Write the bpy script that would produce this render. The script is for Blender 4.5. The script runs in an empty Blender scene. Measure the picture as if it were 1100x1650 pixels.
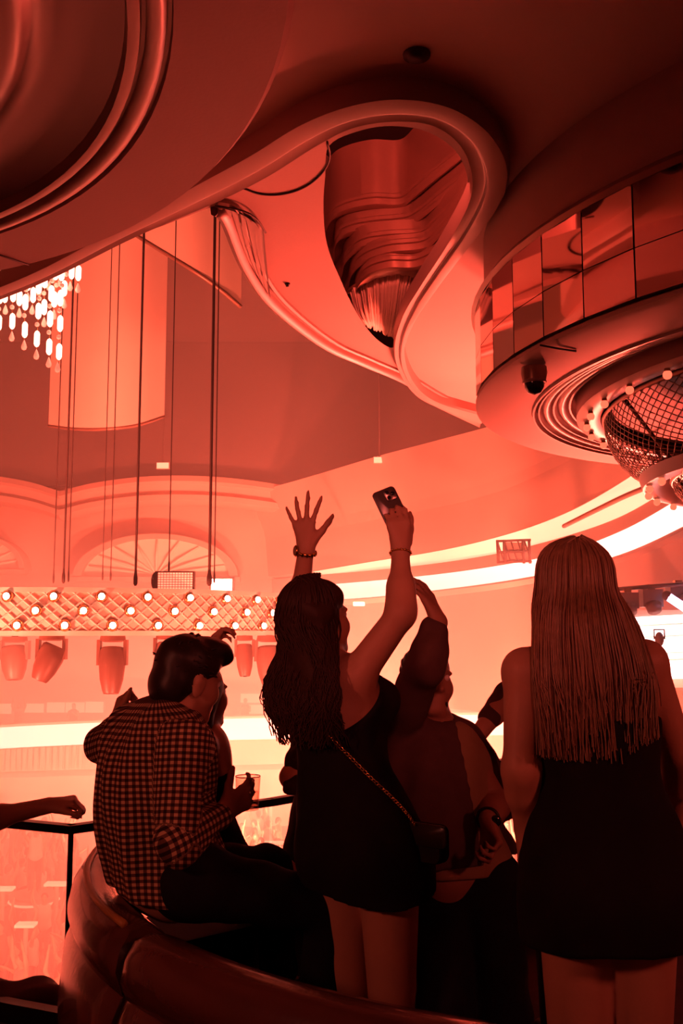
import bpy, bmesh, math, random
import numpy as np
from mathutils import Vector
random.seed(7); rng = np.random.default_rng(7)
sc = bpy.context.scene
COL = sc.collection
PI = math.pi

# ------------------------------------------------------------------ camera, world, exposure
F = 1600.0; TH = math.atan(190/1600.0); CZ = 1.6
cam_d = bpy.data.cameras.new('camera'); cam = bpy.data.objects.new('camera', cam_d); COL.objects.link(cam)
cam.location = (0, 0, CZ); cam.rotation_euler = (PI/2 + TH, 0, 0)
cam_d.sensor_fit = 'VERTICAL'; cam_d.sensor_height = 36; cam_d.lens = 36*F/1650
cam_d.clip_start = 0.05; cam_d.clip_end = 300
sc.camera = cam
w = bpy.data.worlds.new('world'); sc.world = w; w.use_nodes = True
w.node_tree.nodes['Background'].inputs[0].default_value = (0.010, 0.0010, 0.0007, 1)
w.node_tree.nodes['Background'].inputs[1].default_value = 1.0
sc.view_settings.view_transform = 'Standard'; sc.view_settings.look = 'None'
sc.view_settings.exposure = 0.0; sc.view_settings.gamma = 1.0; sc.view_settings.use_curve_mapping = False
cy = sc.cycles
cy.max_bounces = 5; cy.diffuse_bounces = 3; cy.glossy_bounces = 3; cy.transmission_bounces = 4
cy.transparent_max_bounces = 12; cy.volume_bounces = 1
cy.caustics_reflective = False; cy.caustics_refractive = False

RED = (1.0, 0.085, 0.045)
def spot(name, loc, target, power, angle, blend=0.6, color=RED, size=0.25):
    d = bpy.data.lights.new(name, 'SPOT'); d.energy = power; d.color = color
    d.spot_size = math.radians(angle); d.spot_blend = blend; d.shadow_soft_size = size
    o = bpy.data.objects.new(name, d); COL.objects.link(o); o.location = loc
    o.rotation_euler = (Vector(target) - Vector(loc)).to_track_quat('-Z', 'Y').to_euler()
    return o
def point(name, loc, power, color=RED, size=0.3):
    d = bpy.data.lights.new(name, 'POINT'); d.energy = power; d.color = color; d.shadow_soft_size = size
    o = bpy.data.objects.new(name, d); COL.objects.link(o); o.location = loc
    return o
# unseen wash lamps added to brighten the ceiling, haze and cove, all deep red
ORANGE = (1.0, 0.128, 0.070)
spot('ceiling_fill', (2.3, 10.6, 1.1), (0.6, 9.0, 3.9), 3700, 84, 1.0, (1.0, 0.09, 0.055))
spot('ceiling_fill', (3.2, 10.8, 0.8), (2.2, 8.3, 2.9), 3000, 54, 0.8, (1.0, 0.085, 0.05))
spot('haze_fill', (-4.6, 30.0, -5.2), (-5.0, 44.0, -1.0), 50000, 150, 1.0, ORANGE)
spot('haze_fill', (2.4, 30.0, -5.2), (3.0, 44.0, -1.0), 95000, 150, 1.0, ORANGE)
spot('cove_fill', (2.4, 22.0, -5.0), (2.6, 30.0, 5.5), 45000, 84, 1.0, ORANGE)
# free-floating floods added beyond the balcony to brighten the hall and its haze
spot('hall_fill', (-7.0, 8.5, -2.6), (-7.0, 30.0, 6.5), 28000, 124, 1.0, ORANGE)
spot('hall_fill', (-0.5, 8.5, -2.6), (-1.0, 30.0, 1.5), 20000, 104, 1.0, ORANGE)
spot('hall_fill', (5.0, 10.0, -2.6), (4.0, 34.0, -0.5), 24000, 84, 1.0, ORANGE)
# unseen fill lamps added around the camera to brighten the guests
spot('guest_fill', (-2.3, 0.3, 2.2), (0.2, 2.9, 1.5), 85, 54, 1.0, (1.0, 0.17, 0.11), 0.15)
spot('guest_fill', (2.4, 0.6, 2.3), (0.2, 3.0, 1.4), 60, 60, 0.8, (1.0, 0.13, 0.09), 0.15)
spot('guest_fill', (0.1, -1.9, 2.7), (0.10, 3.0, 1.78), 220, 19, 1.0, (1.0, 0.13, 0.10), 0.15)
# unseen lamp added behind the teardrop's rim to brighten the ledges
point('ledge_fill', (0.30, 3.9, 4.3), 420, (1.0, 0.10, 0.07), 0.06)

# ------------------------------------------------------------------ picture-plane measuring helpers (pixel + real distance -> point)
def ray(px, py):
    u = (px-550)/F; v = (825-py)/F
    return np.array([u, math.cos(TH)-v*math.sin(TH), math.sin(TH)+v*math.cos(TH)])
def P(px, py, Y):
    r = ray(px, py); return r/r[1]*Y + np.array([0, 0, CZ])
def PZ(px, py, Z):
    r = ray(px, py); return r*((Z-CZ)/r[2]) + np.array([0, 0, CZ])
def V(*a): return np.array(a, float)
def nrm(v): v = np.asarray(v, float); return v/max(np.linalg.norm(v), 1e-9)

# ------------------------------------------------------------------ materials
def mat(name, color, rough=0.6, metal=0.0, spec=0.4, emit=None, strength=0.0, noise=None, bump=None, coat=0.0, trans=0.0, alpha=None, sheen=0):
    m = bpy.data.materials.new(name); m.use_nodes = True; nt = m.node_tree; b = nt.nodes['Principled BSDF']
    b.inputs['Base Color'].default_value = (*color, 1); b.inputs['Roughness'].default_value = rough
    b.inputs['Metallic'].default_value = metal; b.inputs['Specular IOR Level'].default_value = spec
    b.inputs['Coat Weight'].default_value = coat; b.inputs['Transmission Weight'].default_value = trans
    b.inputs['Sheen Weight'].default_value = sheen
    if alpha is not None: b.inputs['Alpha'].default_value = alpha
    if emit is not None:
        b.inputs['Emission Color'].default_value = (*emit, 1); b.inputs['Emission Strength'].default_value = strength
    tc = None
    if noise or bump:
        tc = nt.nodes.new('ShaderNodeTexCoord')
    if noise:
        sc_, amt = noise
        n = nt.nodes.new('ShaderNodeTexNoise'); n.inputs['Scale'].default_value = sc_; n.inputs['Detail'].default_value = 5
        nt.links.new(tc.outputs['Object'], n.inputs['Vector'])
        mx = nt.nodes.new('ShaderNodeMix'); mx.data_type = 'RGBA'
        mx.inputs[6].default_value = (*[c*(1-amt) for c in color], 1); mx.inputs[7].default_value = (*[min(1, c*(1+amt)) for c in color], 1)
        nt.links.new(n.outputs['Fac'], mx.inputs[0]); nt.links.new(mx.outputs[2], b.inputs['Base Color'])
    if bump:
        sc_, st = bump
        n = nt.nodes.new('ShaderNodeTexNoise'); n.inputs['Scale'].default_value = sc_; n.inputs['Detail'].default_value = 4
        nt.links.new(tc.outputs['Object'], n.inputs['Vector'])
        bp = nt.nodes.new('ShaderNodeBump'); bp.inputs['Strength'].default_value = st; bp.inputs['Distance'].default_value = 0.01
        nt.links.new(n.outputs['Fac'], bp.inputs['Height']); nt.links.new(bp.outputs[0], b.inputs['Normal'])
    return m
M = {}
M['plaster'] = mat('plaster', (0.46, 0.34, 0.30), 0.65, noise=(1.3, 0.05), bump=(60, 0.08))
M['soffit'] = mat('soffit', (0.26, 0.17, 0.16), 0.65, noise=(1.3, 0.05), bump=(60, 0.08))  # plaster copy with the upper left's shade put into its colour
M['plaster_dark'] = mat('plaster_dark', (0.30, 0.2, 0.17), 0.6, noise=(0.8, 0.12))
M['ribbon'] = mat('ribbon', (0.33, 0.23, 0.2), 0.38, noise=(2, 0.06))
M['bronze'] = mat('bronze', (0.34, 0.2, 0.15), 0.34, metal=0.4, noise=(3, 0.12))
M['bronze_shaded'] = mat('bronze_shaded', (0.09, 0.045, 0.04), 0.3, metal=0.3, noise=(3, 0.12))  # bronze copy, shade of the soffit's cove put into its colour
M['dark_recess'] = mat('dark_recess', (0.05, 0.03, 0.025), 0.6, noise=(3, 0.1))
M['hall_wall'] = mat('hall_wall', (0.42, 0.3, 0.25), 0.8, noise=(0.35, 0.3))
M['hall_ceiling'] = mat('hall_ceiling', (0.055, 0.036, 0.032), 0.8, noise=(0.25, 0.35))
M['cove'] = mat('cove', (0.5, 0.38, 0.32), 0.6, noise=(0.5, 0.12))
M['fabric_panel'] = mat('fabric_panel', (0.82, 0.66, 0.55), 0.85, noise=(0.8, 0.06), bump=(90, 0.1))
M['led'] = mat('led', (0.8, 0.8, 0.8), 0.5, emit=(1.0, 0.30, 0.24), strength=5.5)
M['led_soft'] = mat('led_soft', (0.8, 0.7, 0.6), 0.5, emit=(1.0, 0.22, 0.13), strength=3.2, noise=(0.3, 0.1))
M['bulb'] = mat('bulb', (1, 1, 1), 0.3, emit=(1.0, 0.42, 0.3), strength=14.0)
M['globe'] = mat('globe', (1, 0.85, 0.75), 0.25, emit=(1.0, 0.16, 0.08), strength=1.3)
M['crystal'] = mat('crystal', (1, 0.9, 0.85), 0.1, emit=(1.0, 0.32, 0.22), strength=6.0)
M['drop'] = mat('drop', (0.9, 0.7, 0.6), 0.1, spec=0.8, emit=(1.0, 0.2, 0.12), strength=0.9)
M['black_metal'] = mat('black_metal', (0.02, 0.016, 0.015), 0.4, metal=0.3, noise=(8, 0.2))
M['fixture'] = mat('fixture', (0.09, 0.05, 0.04), 0.45, noise=(4, 0.15))
M['brass'] = mat('brass', (0.6, 0.35, 0.14), 0.25, metal=1.0, noise=(6, 0.1))
M['gold'] = mat('gold', (0.85, 0.5, 0.15), 0.22, metal=1.0, noise=(20, 0.1))
M['quilt'] = mat('quilt', (0.78, 0.6, 0.5), 0.5, noise=(3, 0.1))
M['leather'] = mat('leather', (0.09, 0.028, 0.018), 0.26, spec=0.7, coat=0.3, noise=(3, 0.25), bump=(45, 0.12))
M['roll_glint'] = mat('roll_glint', (0.38, 0.2, 0.05), 0.45, noise=(9, 0.2))
M['carpet'] = mat('carpet', (0.05, 0.02, 0.018), 0.95, noise=(14, 0.5), bump=(160, 0.4))
M['stone'] = mat('stone', (0.14, 0.07, 0.055), 0.35, noise=(3, 0.3))
M['dance_floor'] = mat('dance_floor', (0.2, 0.11, 0.09), 0.8, noise=(0.7, 0.4))
M['skin'] = mat('skin', (0.52, 0.27, 0.18), 0.5, spec=0.35, noise=(18, 0.06), bump=(160, 0.05))
M['skin_deep'] = mat('skin_deep', (0.36, 0.17, 0.11), 0.5, spec=0.35, noise=(18, 0.08), bump=(160, 0.05))
M['hair_brown'] = mat('hair_brown', (0.04, 0.017, 0.011), 0.6, spec=0.3, noise=(40, 0.3))
M['hair_dark'] = mat('hair_dark', (0.018, 0.009, 0.007), 0.45, spec=0.4, noise=(40, 0.3))
M['hair_blond'] = mat('hair_blond', (0.30, 0.17, 0.10), 0.4, spec=0.5, noise=(60, 0.35))
M['black_cloth'] = mat('black_cloth', (0.010, 0.008, 0.009), 0.85, spec=0.2, noise=(20, 0.3))
M['navy_cloth'] = mat('navy_cloth', (0.012, 0.012, 0.018), 0.9, spec=0.15, noise=(25, 0.3))
M['jacket_cloth'] = mat('jacket_cloth', (0.10, 0.05, 0.045), 0.85, spec=0.2, noise=(25, 0.2), bump=(300, 0.15))
M['tee_cloth'] = mat('tee_cloth', (0.32, 0.2, 0.12), 0.9, spec=0.2, noise=(18, 0.12), bump=(300, 0.12))
M['lace'] = mat('lace', (0.03, 0.014, 0.012), 0.8, noise=(90, 0.8))
M['shoe_matte'] = mat('shoe_matte', (0.05, 0.018, 0.014), 0.75, spec=0.2, noise=(6, 0.2))
M['shoe'] = mat('shoe', (0.02, 0.014, 0.012), 0.3, noise=(12, 0.2))
M['eye'] = mat('eye', (0.7, 0.6, 0.55), 0.2, noise=(30, 0.05))
M['phone'] = mat('phone', (0.10, 0.08, 0.075), 0.25, spec=0.6, noise=(10, 0.1))
M['phone_edge'] = mat('phone_edge', (0.25, 0.2, 0.19), 0.25, metal=0.8, noise=(10, 0.1))
M['lens'] = mat('lens', (0.01, 0.01, 0.012), 0.08, spec=0.8, noise=(10, 0.1))
M['mirror'] = mat('mirror', (0.78, 0.62, 0.55), 0.04, metal=1.0, noise=(1.2, 0.05))
M['mesh_wire'] = mat('mesh_wire', (0.16, 0.09, 0.06), 0.4, metal=0.7, noise=(9, 0.2))
M['cable'] = mat('cable', (0.03, 0.012, 0.01), 0.6, noise=(5, 0.2))
M['screen'] = mat('screen', (0.8, 0.8, 0.8), 0.5, emit=(1.0, 0.5, 0.45), strength=5.5)
M['lavender'] = mat('lavender', (0.8, 0.7, 0.9), 0.4, emit=(0.95, 0.6, 1.0), strength=5.0)
M['sign_glow'] = mat('sign_glow', (0.8, 0.6, 0.5), 0.4, emit=(1.0, 0.17, 0.1), strength=2.6)
M['balcony_panel'] = mat('balcony_panel', (0.7, 0.55, 0.45), 0.7, noise=(0.6, 0.1))
def glass_mat(name, tint, k0, k1):
    m = bpy.data.materials.new(name); m.use_nodes = True; nt = m.node_tree; nt.nodes.clear()
    out = nt.nodes.new('ShaderNodeOutputMaterial'); mx = nt.nodes.new('ShaderNodeMixShader')
    tr = nt.nodes.new('ShaderNodeBsdfTransparent'); gl = nt.nodes.new('ShaderNodeBsdfGlossy')
    lw = nt.nodes.new('ShaderNodeLayerWeight'); lw.inputs[0].default_value = 0.5
    pw = nt.nodes.new('ShaderNodeMath'); pw.operation = 'POWER'; pw.inputs[1].default_value = 4.0
    no = nt.nodes.new('ShaderNodeTexNoise'); no.inputs['Scale'].default_value = 2.0
    rmp = nt.nodes.new('ShaderNodeMath'); rmp.operation = 'MULTIPLY_ADD'; rmp.inputs[1].default_value = 0.04; rmp.inputs[2].default_value = 0.01
    nt.links.new(no.outputs['Fac'], rmp.inputs[0]); nt.links.new(rmp.outputs[0], gl.inputs['Roughness'])
    tr.inputs[0].default_value = (*tint, 1)
    sc2 = nt.nodes.new('ShaderNodeMath'); sc2.operation = 'MULTIPLY_ADD'; sc2.inputs[1].default_value = k1; sc2.inputs[2].default_value = k0
    nt.links.new(lw.outputs['Facing'], pw.inputs[0]); nt.links.new(pw.outputs[0], sc2.inputs[0]); nt.links.new(sc2.outputs[0], mx.inputs[0])
    nt.links.new(tr.outputs[0], mx.inputs[1]); nt.links.new(gl.outputs[0], mx.inputs[2]); nt.links.new(mx.outputs[0], out.inputs[0])
    return m
M['glass'] = glass_mat('glass', (0.97, 0.94, 0.93), 0.02, 0.3)
M['tumbler_glass'] = glass_mat('tumbler_glass', (0.92, 0.86, 0.82), 0.06, 0.7)

# gingham shirt: checks follow the cloth's own thread directions (attribute 'thread')
def gingham():
    m = bpy.data.materials.new('gingham'); m.use_nodes = True; nt = m.node_tree; b = nt.nodes['Principled BSDF']
    at = nt.nodes.new('ShaderNodeAttribute'); at.attribute_name = 'thread'
    sx = nt.nodes.new('ShaderNodeSeparateXYZ'); nt.links.new(at.outputs['Vector'], sx.inputs[0])
    outs = []
    for k in range(2):
        mu = nt.nodes.new('ShaderNodeMath'); mu.operation = 'MULTIPLY'; mu.inputs[1].default_value = 60.0
        nt.links.new(sx.outputs[k], mu.inputs[0])
        fr = nt.nodes.new('ShaderNodeMath'); fr.operation = 'FRACT'; nt.links.new(mu.outputs[0], fr.inputs[0])
        gt = nt.nodes.new('ShaderNodeMath'); gt.operation = 'GREATER_THAN'; gt.inputs[1].default_value = 0.5
        nt.links.new(fr.outputs[0], gt.inputs[0]); outs.append(gt)
    ad = nt.nodes.new('ShaderNodeMath'); ad.operation = 'ADD'
    nt.links.new(outs[0].outputs[0], ad.inputs[0]); nt.links.new(outs[1].outputs[0], ad.inputs[1])
    hf = nt.nodes.new('ShaderNodeMath'); hf.operation = 'MULTIPLY'; hf.inputs[1].default_value = 0.5
    nt.links.new(ad.outputs[0], hf.inputs[0])
    rp = nt.nodes.new('ShaderNodeValToRGB')
    rp.color_ramp.elements[0].color = (0.03, 0.014, 0.013, 1); rp.color_ramp.elements[1].color = (0.62, 0.42, 0.26, 1)
    e = rp.color_ramp.elements.new(0.5); e.color = (0.15, 0.075, 0.055, 1)
    nt.links.new(hf.outputs[0], rp.inputs[0]); nt.links.new(rp.outputs[0], b.inputs['Base Color'])
    b.inputs['Roughness'].default_value = 0.9; b.inputs['Specular IOR Level'].default_value = 0.15
    return m
M['gingham'] = gingham()

# ------------------------------------------------------------------ mesh collecting
def smooth_closed(pts, n=60):           # Catmull-Rom through a closed loop
    pts = np.asarray(pts, float); k = len(pts); out = []
    for i in range(n):
        t = i*k/n; j = int(t); f = t-j
        a, b, c, d = (pts[(j-1) % k], pts[j % k], pts[(j+1) % k], pts[(j+2) % k])
        out.append(0.5*((2*b)+(c-a)*f+(2*a-5*b+4*c-d)*f*f+(3*b-a-3*c+d)*f**3))
    return np.array(out)
def smooth_open(pts, n=40):
    pts = np.asarray(pts, float); k = len(pts); out = []
    for i in range(n):
        t = i*(k-1)/(n-1); j = min(int(t), k-2); f = t-j
        a = pts[j-1] if j > 0 else 2*pts[0]-pts[1]; b = pts[j]; c = pts[j+1]; d = pts[j+2] if j+2 < k else 2*pts[-1]-pts[-2]
        out.append(0.5*((2*b)+(c-a)*f+(2*a-5*b+4*c-d)*f*f+(3*b-a-3*c+d)*f**3))
    return np.array(out)
class MB:
    def __init__(s): s.v = []; s.f = []
    def add(s, v, f):
        o = len(s.v); s.v.extend([tuple(map(float, p)) for p in v]); s.f.extend([tuple(i+o for i in q) for q in f]); return s
    def box(s, c, size, ax=None):
        c = np.asarray(c, float); h = np.asarray(size, float)/2
        A = np.eye(3) if ax is None else np.array([nrm(a) for a in ax])
        v = [c + A[0]*h[0]*i + A[1]*h[1]*j + A[2]*h[2]*k for i in (-1, 1) for j in (-1, 1) for k in (-1, 1)]
        f = [(0,1,3,2),(4,6,7,5),(0,4,5,1),(2,3,7,6),(0,2,6,4),(1,5,7,3)]
        if np.linalg.det(A) < 0: f = [q[::-1] for q in f]
        return s.add(v, f)
    def grid(s, rows, close_u=False, close_v=False):
        R = np.asarray(rows, float); m, n = R.shape[:2]; f = []
        for i in range(m if close_u else m-1):
            for j in range(n if close_v else n-1):
                f.append((i*n+j, i*n+(j+1) % n, ((i+1) % m)*n+(j+1) % n, ((i+1) % m)*n+j))
        return s.add(R.reshape(-1, 3), f)
    def tube(s, pts, r, sides=6, cap=True):
        pts = np.asarray(pts, float); n = len(pts); r = np.full(n, r) if np.isscalar(r) else np.asarray(r, float)
        rows = []; up = None
        for i in range(n):
            t = nrm(pts[min(i+1, n-1)]-pts[max(i-1, 0)])
            if up is None:
                up = np.array([0, 0, 1.0]) if abs(t[2]) < 0.9 else np.array([1.0, 0, 0])
            x = np.cross(up, t); 
            if np.linalg.norm(x) < 1e-6: x = np.cross(np.array([0, 1.0, 0]), t)
            x = nrm(x); y = np.cross(t, x); up = y
            rows.append([pts[i]+r[i]*(math.cos(2*PI*k/sides)*x+math.sin(2*PI*k/sides)*y) for k in range(sides)])
        o = len(s.v); s.grid(rows, close_v=True)
        if cap:
            s.f.append(tuple(o+k for k in range(sides))[::-1]); s.f.append(tuple(o+(n-1)*sides+k for k in range(sides)))
        return s
    def lathe(s, prof, c=(0, 0, 0), n=48, a0=0, a1=2*PI):
        full = abs(a1-a0-2*PI) < 1e-6; c = np.asarray(c, float); rows = []
        for i in range(n if full else n+1):
            a = a0+(a1-a0)*i/n
            rows.append([c+np.array([math.cos(a)*r, math.sin(a)*r, z]) for r, z in prof])
        return s.grid(rows, close_u=full)
    def ball(s, c, r, n=10, m=7, ax=None):
        c = np.asarray(c, float); r = np.full(3, r) if np.isscalar(r) else np.asarray(r, float)
        A = np.eye(3) if ax is None else np.array([nrm(a) for a in ax]); o = len(s.v); vs = [c+A[2]*r[2]]
        for i in range(1, m):
            t = PI*i/m
            for k in range(n):
                p = 2*PI*k/n; vs.append(c+A[0]*r[0]*math.sin(t)*math.cos(p)+A[1]*r[1]*math.sin(t)*math.sin(p)+A[2]*r[2]*math.cos(t))
        vs.append(c-A[2]*r[2]); f = [(0, 1+k, 1+(k+1) % n) for k in range(n)]
        for i in range(m-2):
            for k in range(n):
                a = 1+i*n; f.append((a+k, a+n+k, a+n+(k+1) % n, a+(k+1) % n))
        l = len(vs)-1; a = 1+(m-2)*n; f += [(l, a+(k+1) % n, a+k) for k in range(n)]
        return s.add(vs, f)
    def mesh(s, name, m=None, smooth=True):
        me = bpy.data.meshes.new(name); me.from_pydata(s.v, [], s.f); me.update()
        if smooth: me.polygons.foreach_set('use_smooth', [True]*len(me.polygons))
        if m: me.materials.append(M[m] if isinstance(m, str) else m)
        return me
    def build(s, name, m, parent=None, smooth=True, sharp=None, **tags):
        me = s.mesh(name, m, smooth)
        if smooth and sharp: me.set_sharp_from_angle(angle=math.radians(sharp))
        return link(name, me, parent, **tags)
def link(name, me, parent=None, **tags):
    o = bpy.data.objects.new(name, me); COL.objects.link(o)
    if parent is not None: o.parent = parent; o.matrix_parent_inverse = parent.matrix_world.inverted() if False else o.matrix_parent_inverse
    for k, v in tags.items(): o[k] = v
    return o
def recenter(me, p):
    n = len(me.vertices); a = np.empty(n*3); me.vertices.foreach_get('co', a); a = a.reshape(-1, 3)-np.asarray(p); me.vertices.foreach_set('co', a.ravel()); me.update()
def thing(name, label, cat, loc=(0, 0, 0), group=None):
    o = bpy.data.objects.new(name, None); COL.objects.link(o); o.location = tuple(loc); o['label'] = label; o['category'] = cat
    o.empty_display_size = 0.1
    if group: o['group'] = group
    return o
def part(root, name, mb, m, smooth=True, sharp=None, parent=None, **tags):   # geometry given in world space, stored relative to the thing
    me = mb.mesh(name, m, smooth)
    if smooth and sharp: me.set_sharp_from_angle(angle=math.radians(sharp))
    recenter(me, root.location)
    return link(name, me, parent or root, **tags)
def struct(name, mb, m, smooth=False, sharp=None, label=None, parent=None):
    o = mb.build(name, m, parent, smooth=smooth, sharp=sharp)
    if parent is None: o['kind'] = 'structure'
    if label: o['label'] = label
    return o
def copy_tree(o, parent=None, **tags):
    c = o.copy(); COL.objects.link(c); c.parent = parent
    for k, v in tags.items(): c[k] = v
    for ch in list(o.children): copy_tree(ch, c)
    return c
# ================================================================== THE HALL (setting)
def S(o, label, cat): o['label'] = label; o['category'] = cat; return o
HZ = 15.0; FZ = -6.5
mb = MB().box((-4, 22, FZ-0.1), (52, 56, 0.2)); S(struct('floor_hall', mb, 'dance_floor'), 'wide dance floor far below the balcony', 'floor')
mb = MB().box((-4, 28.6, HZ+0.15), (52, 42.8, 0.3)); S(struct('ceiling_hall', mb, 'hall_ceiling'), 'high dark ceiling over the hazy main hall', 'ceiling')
mb = MB().box((-4, 46.2, 4.2), (52, 0.4, 22)); S(struct('wall_far', mb, 'hall_wall'), 'far wall of the hall behind the haze', 'wall')
mb = MB().box((-27, 22, 4.2), (0.4, 56, 22)); S(struct('wall_left', mb, 'hall_wall'), 'side wall of the hall on the left', 'wall')
mb = MB().box((21, 22, 4.2), (0.4, 56, 22)); S(struct('wall_right', mb, 'hall_wall'), 'side wall of the hall on the right', 'wall')
mb = MB().box((-4, -4.2, 4.2), (52, 0.4, 22)); S(struct('wall_back', mb, 'plaster_dark'), 'rear wall of the balcony behind the seats', 'wall')

mb = MB().box((-4, 45.6, 11.6), (46, 0.7, 6.8)); S(struct('wall_far_upper', mb, 'hall_ceiling'), 'dark upper part of the far wall above the cornice', 'wall')  # shade put into the colour so the floods leave this part dim
# --- far wall: scalloped cornice and lunette arches
YW = 45.2
def far_arch(cx, half, y_base, y_top, nm):
    root = thing('lunette_window', nm, 'window', P(cx, y_base, YW))
    c = P(cx, y_base, YW); a = half/F*YW*1.0; h = (y_base-y_top)/F*YW
    n = 22; arc = [(math.cos(PI*i/n)*a, math.sin(PI*i/n)*h) for i in range(n+1)]
    rows = [[c+V(x*s, 0, z*s) for x, z in arc] for s in (0.02, 0.5, 1.0)]
    part(root, 'pane', MB().grid(rows), 'fabric_panel')
    rows = []
    for dx, dy in ((1.0, -0.0), (1.0, -0.35), (1.12, -0.35), (1.12, 0.85)):
        rows.append([c+V(x*dx, dy, z*dx) for x, z in arc])
    part(root, 'arch_frame', MB().grid(rows), 'hall_wall', sharp=40)
    for k in range(9):
        t = PI*(k+1)/10
        part(root, 'drape_fold', MB().tube([c+V(0, -0.05, 0.1), c+V(math.cos(t)*a*0.5, -0.12, math.sin(t)*h*0.55), c+V(math.cos(t)*a*0.97, -0.05, math.sin(t)*h*0.97)], [0.04, 0.07, 0.04], 6), 'fabric_panel')
    part(root, 'sill', MB().box(c+V(0, -0.2, -0.12), (a*2.3, 0.5, 0.22)), 'hall_wall', smooth=False)
    return root
far_arch(252, 118, 930, 868, 'broad lunette draped in pale fabric behind the ring of bulbs')
far_arch(-38, 72, 918, 868, 'lunette cut by the left edge of the picture')
# cornice: two shallow scallops that meet near the left
def cornice(pts, nm):
    pts = smooth_open([P(x, y, YW-0.2) for x, y in pts], 36); rows = []
    for dy, dz in ((0.6, 0.35), (-0.5, 0.35), (-0.6, 0.1), (-0.25, 0.0), (-0.2, -0.35), (-0.45, -0.5), (-0.45, -0.75), (0.0, -0.9), (0.6, -0.9)):
        rows.append([p+V(0, dy, dz) for p in pts])
    return S(struct('cornice', MB().grid(rows), 'hall_wall', smooth=True, sharp=45), nm, 'cornice')
cornice([(-60, 775), (0, 782), (55, 792), (100, 806)], 'short scalloped cornice by the left edge of the far wall')
cornice([(100, 806), (160, 792), (250, 782), (360, 784), (480, 800), (560, 816)], 'long scalloped cornice above the draped lunette')
# screens hung under the hall ceiling
def shape_panel(cols, Ys, bow, nm, zt=HZ):
    rows = []
    n = 28; bot = smooth_open([P(x, y, Y) for (x, y), Y in zip(cols, Ys)], n)
    c = thing('hanging_panel', nm, 'panel', bot[n//2])
    for dy in (0, 0.06):
        rows.append([b+V(0, dy, 0) for b in bot]); rows.append([V(b[0], b[1]+dy, zt) for b in bot])
    g = [rows[0], rows[1], rows[3], rows[2], rows[0]]
    part(c, 'fabric', MB().grid(g), 'fabric_panel', sharp=40)
    part(c, 'hem_bar', MB().tube([b+V(0, 0.02, 0) for b in bot], 0.035, 6), 'bronze')
    return c
shape_panel([(78, 686), (120, 691), (170, 691), (220, 685), (264, 671)], [21.4, 20.6, 20.2, 20.4, 21.0], 0, 'tall curved fabric panel ending above the small exit lamp')
shape_panel([(180, 352), (225, 382), (300, 428), (350, 462), (388, 494)], [15.0, 14.6, 14.3, 14.4, 14.6], 0, 'curved fabric panel with a slanted hem above the rounded soffit')

# --- right side of the atrium: sweeping coves and lit bands that come nearer to the right
XS = [505, 600, 700, 800, 900, 1000, 1100, 1180]; YS = [42.5, 36, 30.5, 25.5, 21, 17.5, 14.8, 13.2]
def band_curve(ys, xs=XS, Y=YS, n=56, off=0.0): return smooth_open([P(x, y, yy+off) for x, y, yy in zip(xs, ys, Y)], n)
XC = [360, 432]+XS; YC = [48.5, 46.0]+YS
c_top = band_curve([806, 790, 770, 742, 716, 690, 655, 600, 540, 500], XC, YC, off=-1.2)
c_mid = band_curve([872, 862, 850, 832, 812, 786, 742, 690, 630, 590], XC, YC, off=-0.2)
c_a = band_curve([936, 929, 920, 905, 889, 866, 832, 778, 705, 640], XC, YC)
l_a = band_curve([921, 905, 889, 866, 832, 778, 705, 640], off=-0.02)
l_b = band_curve([927, 919, 908, 892, 867, 832, 772, 715], off=0.48)
c_b = band_curve([940, 934, 927, 919, 908, 892, 867, 832, 772, 715], XC, YC, off=0.5)
c_c = band_curve([950, 947, 944, 936, 926, 912, 892, 856, 800, 750], XC, YC, off=0.25)
c_d = band_curve([974, 971, 968, 962, 951, 938, 920, 893, 848, 800], XC, YC, off=0.25)
l_c = band_curve([944, 936, 926, 912, 892, 856, 800, 750], off=0.23); l_d = band_curve([968, 962, 951, 938, 920, 893, 848, 800], off=0.23)
c_e = band_curve([986, 982, 978, 972, 962, 950, 932, 906, 866, 820], XC, YC, off=0.8)
c_f = band_curve([1120, 1125, 1130, 1135, 1140, 1150, 1165, 1190, 1225, 1260], XC, YC, off=1.6)
def streaks(rows, k):   # shallow steps along the sweep
    return rows
rows = []
steps = 9
for i in range(steps):
    t = i/steps
    A = c_top*(1-t)+c_mid*t if t < 0.5 else None
    t0 = i/steps; 
    def lerp2(t):
        if t < 0.5: q = t/0.5; return c_top*(1-q)+c_mid*q
        q = (t-0.5)/0.5; return c_mid*(1-q)+c_a*q
    rows.append(lerp2(t0)+V(0, 0, 0.10)); rows.append(lerp2(t0+0.9/steps)+V(0, 0, 0.0))
rows.append(c_a)
S(struct('ceiling_cove', MB().grid(rows), 'cove', smooth=True, sharp=30), 'sweeping stepped cove above the lit balcony bands', 'ceiling')
S(struct('trim_light_cove', MB().grid([l_a, l_b]), 'led_soft', smooth=True), 'soft glowing cove strip along the sweeping balcony', 'light strip')
S(struct('wall_fascia', MB().grid([c_a+V(0, 0.05, 0), c_b, c_b+V(0, -0.25, -0.02), c_c, c_d]), 'cove', smooth=True, sharp=40), 'orange fascia between the two glowing strips', 'fascia')
S(struct('trim_light_band', MB().grid([l_c, l_d]), 'led', smooth=True), 'broad white light band along the sweeping balcony front', 'light strip')
S(struct('wall_balcony', MB().grid([c_d, c_d+V(0, -0.15, -0.05), c_e, c_f]), 'hall_wall', smooth=True, sharp=40), 'shadowed wall under the broad white light band', 'wall')
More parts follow.
